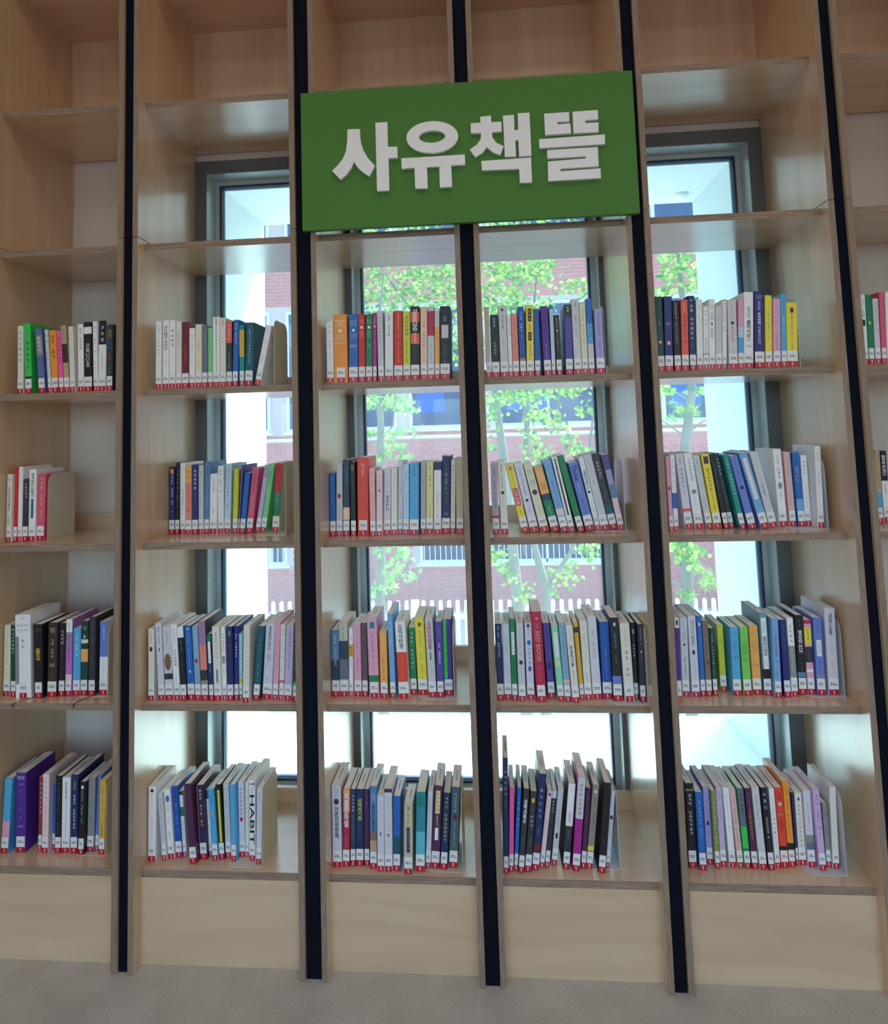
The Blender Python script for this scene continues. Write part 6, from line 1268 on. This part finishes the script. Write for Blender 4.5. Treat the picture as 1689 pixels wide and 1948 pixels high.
tree('broadleaf_tree', 'leafy multi-stemmed tree outside behind the middle bays', (0.3, Y, -1.9),
     [('trunk', [(0.30, Y, -1.9), (0.24, Y, -0.9), (0.215, Y, -0.2), (0.18, Y, 0.45), (0.15, Y, 1.0), (0.067, Y, 1.84), (-0.1, Y, 2.7), (-0.25, Y, 3.6)], [0.095, 0.085, 0.08, 0.07, 0.065, 0.05, 0.035, 0.015]),
      ('trunk', [(0.42, Y + 0.1, -1.9), (0.5, Y + 0.1, -0.8), (0.51, Y + 0.1, -0.2), (0.40, Y + 0.1, 0.3), (0.37, Y + 0.1, 1.2), (0.42, Y + 0.1, 2.0), (0.55, Y + 0.1, 3.0)], [0.08, 0.07, 0.065, 0.045, 0.045, 0.035, 0.012]),
      ('branch', [(0.51, Y + 0.1, -0.2), (0.64, Y + 0.05, 0.02), (0.77, Y, 0.22), (0.9, Y, 0.6), (1.0, Y, 1.25), (1.08, Y, 1.8)], [0.04, 0.032, 0.028, 0.024, 0.02, 0.01]),
      ('branch', [(0.06, Y, 1.9), (-0.3, Y, 2.3), (-0.7, Y, 2.6), (-1.1, Y, 3.2)], [0.04, 0.03, 0.022, 0.01]),
      ('branch', [(0.16, Y, 0.95), (0.28, Y - 0.1, 0.7), (0.3, Y - 0.1, 0.2)], [0.012, 0.012, 0.008]),
      ('branch', [(0.45, Y + 0.1, 2.2), (0.8, Y, 2.6), (1.15, Y, 2.86)], [0.025, 0.018, 0.008])],
     [(leaves(TREE_A, Y, 0.45, 0.043, 'round', 3, 2.0), M['leaf_round'])])
Y = 4.5
tree('maple_tree', 'slender maple with pale star leaves outside, left behind the sign bays', (-1.0, Y, -1.9),
     [('trunk', [(-0.99, Y, -1.9), (-1.0, Y, -0.5), (-0.99, Y, 0.6), (-0.96, Y, 1.5), (-0.98, Y, 2.2), (-0.9, Y, 2.9)], [0.07, 0.065, 0.055, 0.045, 0.03, 0.01]),
      ('branch', [(-0.97, Y, 1.35), (-0.85, Y, 1.5), (-0.82, Y, 1.75), (-0.9, Y, 1.95)], [0.014, 0.012, 0.01, 0.005]),
      ('branch', [(-0.98, Y, 0.9), (-0.8, Y, 1.2), (-0.62, Y, 1.45)], [0.012, 0.009, 0.005]),
      ('branch', [(-0.99, Y, -0.1), (-0.85, Y, 0.15), (-0.7, Y, 0.32)], [0.012, 0.009, 0.005])],
     [(leaves(TREE_B, Y, 0.3, 0.066, 'maple', 7), M['leaf_maple'])])
tree('pine_tree', 'thin pine with needle tufts outside behind the bay right of the sign', (1.62, Y, -1.9),
     [('trunk', [(1.58, Y, -1.9), (1.60, Y, -0.6), (1.63, Y, 0.4), (1.67, Y, 1.25), (1.76, Y, 1.75), (1.72, Y, 2.6), (1.7, Y, 3.2)], [0.075, 0.07, 0.062, 0.058, 0.05, 0.035, 0.012]),
      ('branch', [(1.74, Y, 1.62), (1.6, Y, 1.72), (1.45, Y, 1.9)], [0.012, 0.01, 0.006]),
      ('branch', [(1.69, Y, 1.35), (1.82, Y, 1.45), (1.95, Y, 1.5)], [0.012, 0.009, 0.005]),
      ('branch', [(1.68, Y, 1.32), (1.52, Y, 1.45), (1.4, Y, 1.5)], [0.012, 0.009, 0.005]),
      ('branch', [(1.61, Y, 0.05), (1.48, Y, 0.12), (1.3, Y, 0.2)], [0.014, 0.01, 0.005])],
     [(leaves(TREE_C1, Y, 0.3, 0.045, 'round', 11, 1.8), M['leaf_round']), (leaves(TREE_C2, Y, 0.2, 0.085, 'needle', 12), M['leaf_needle'])])
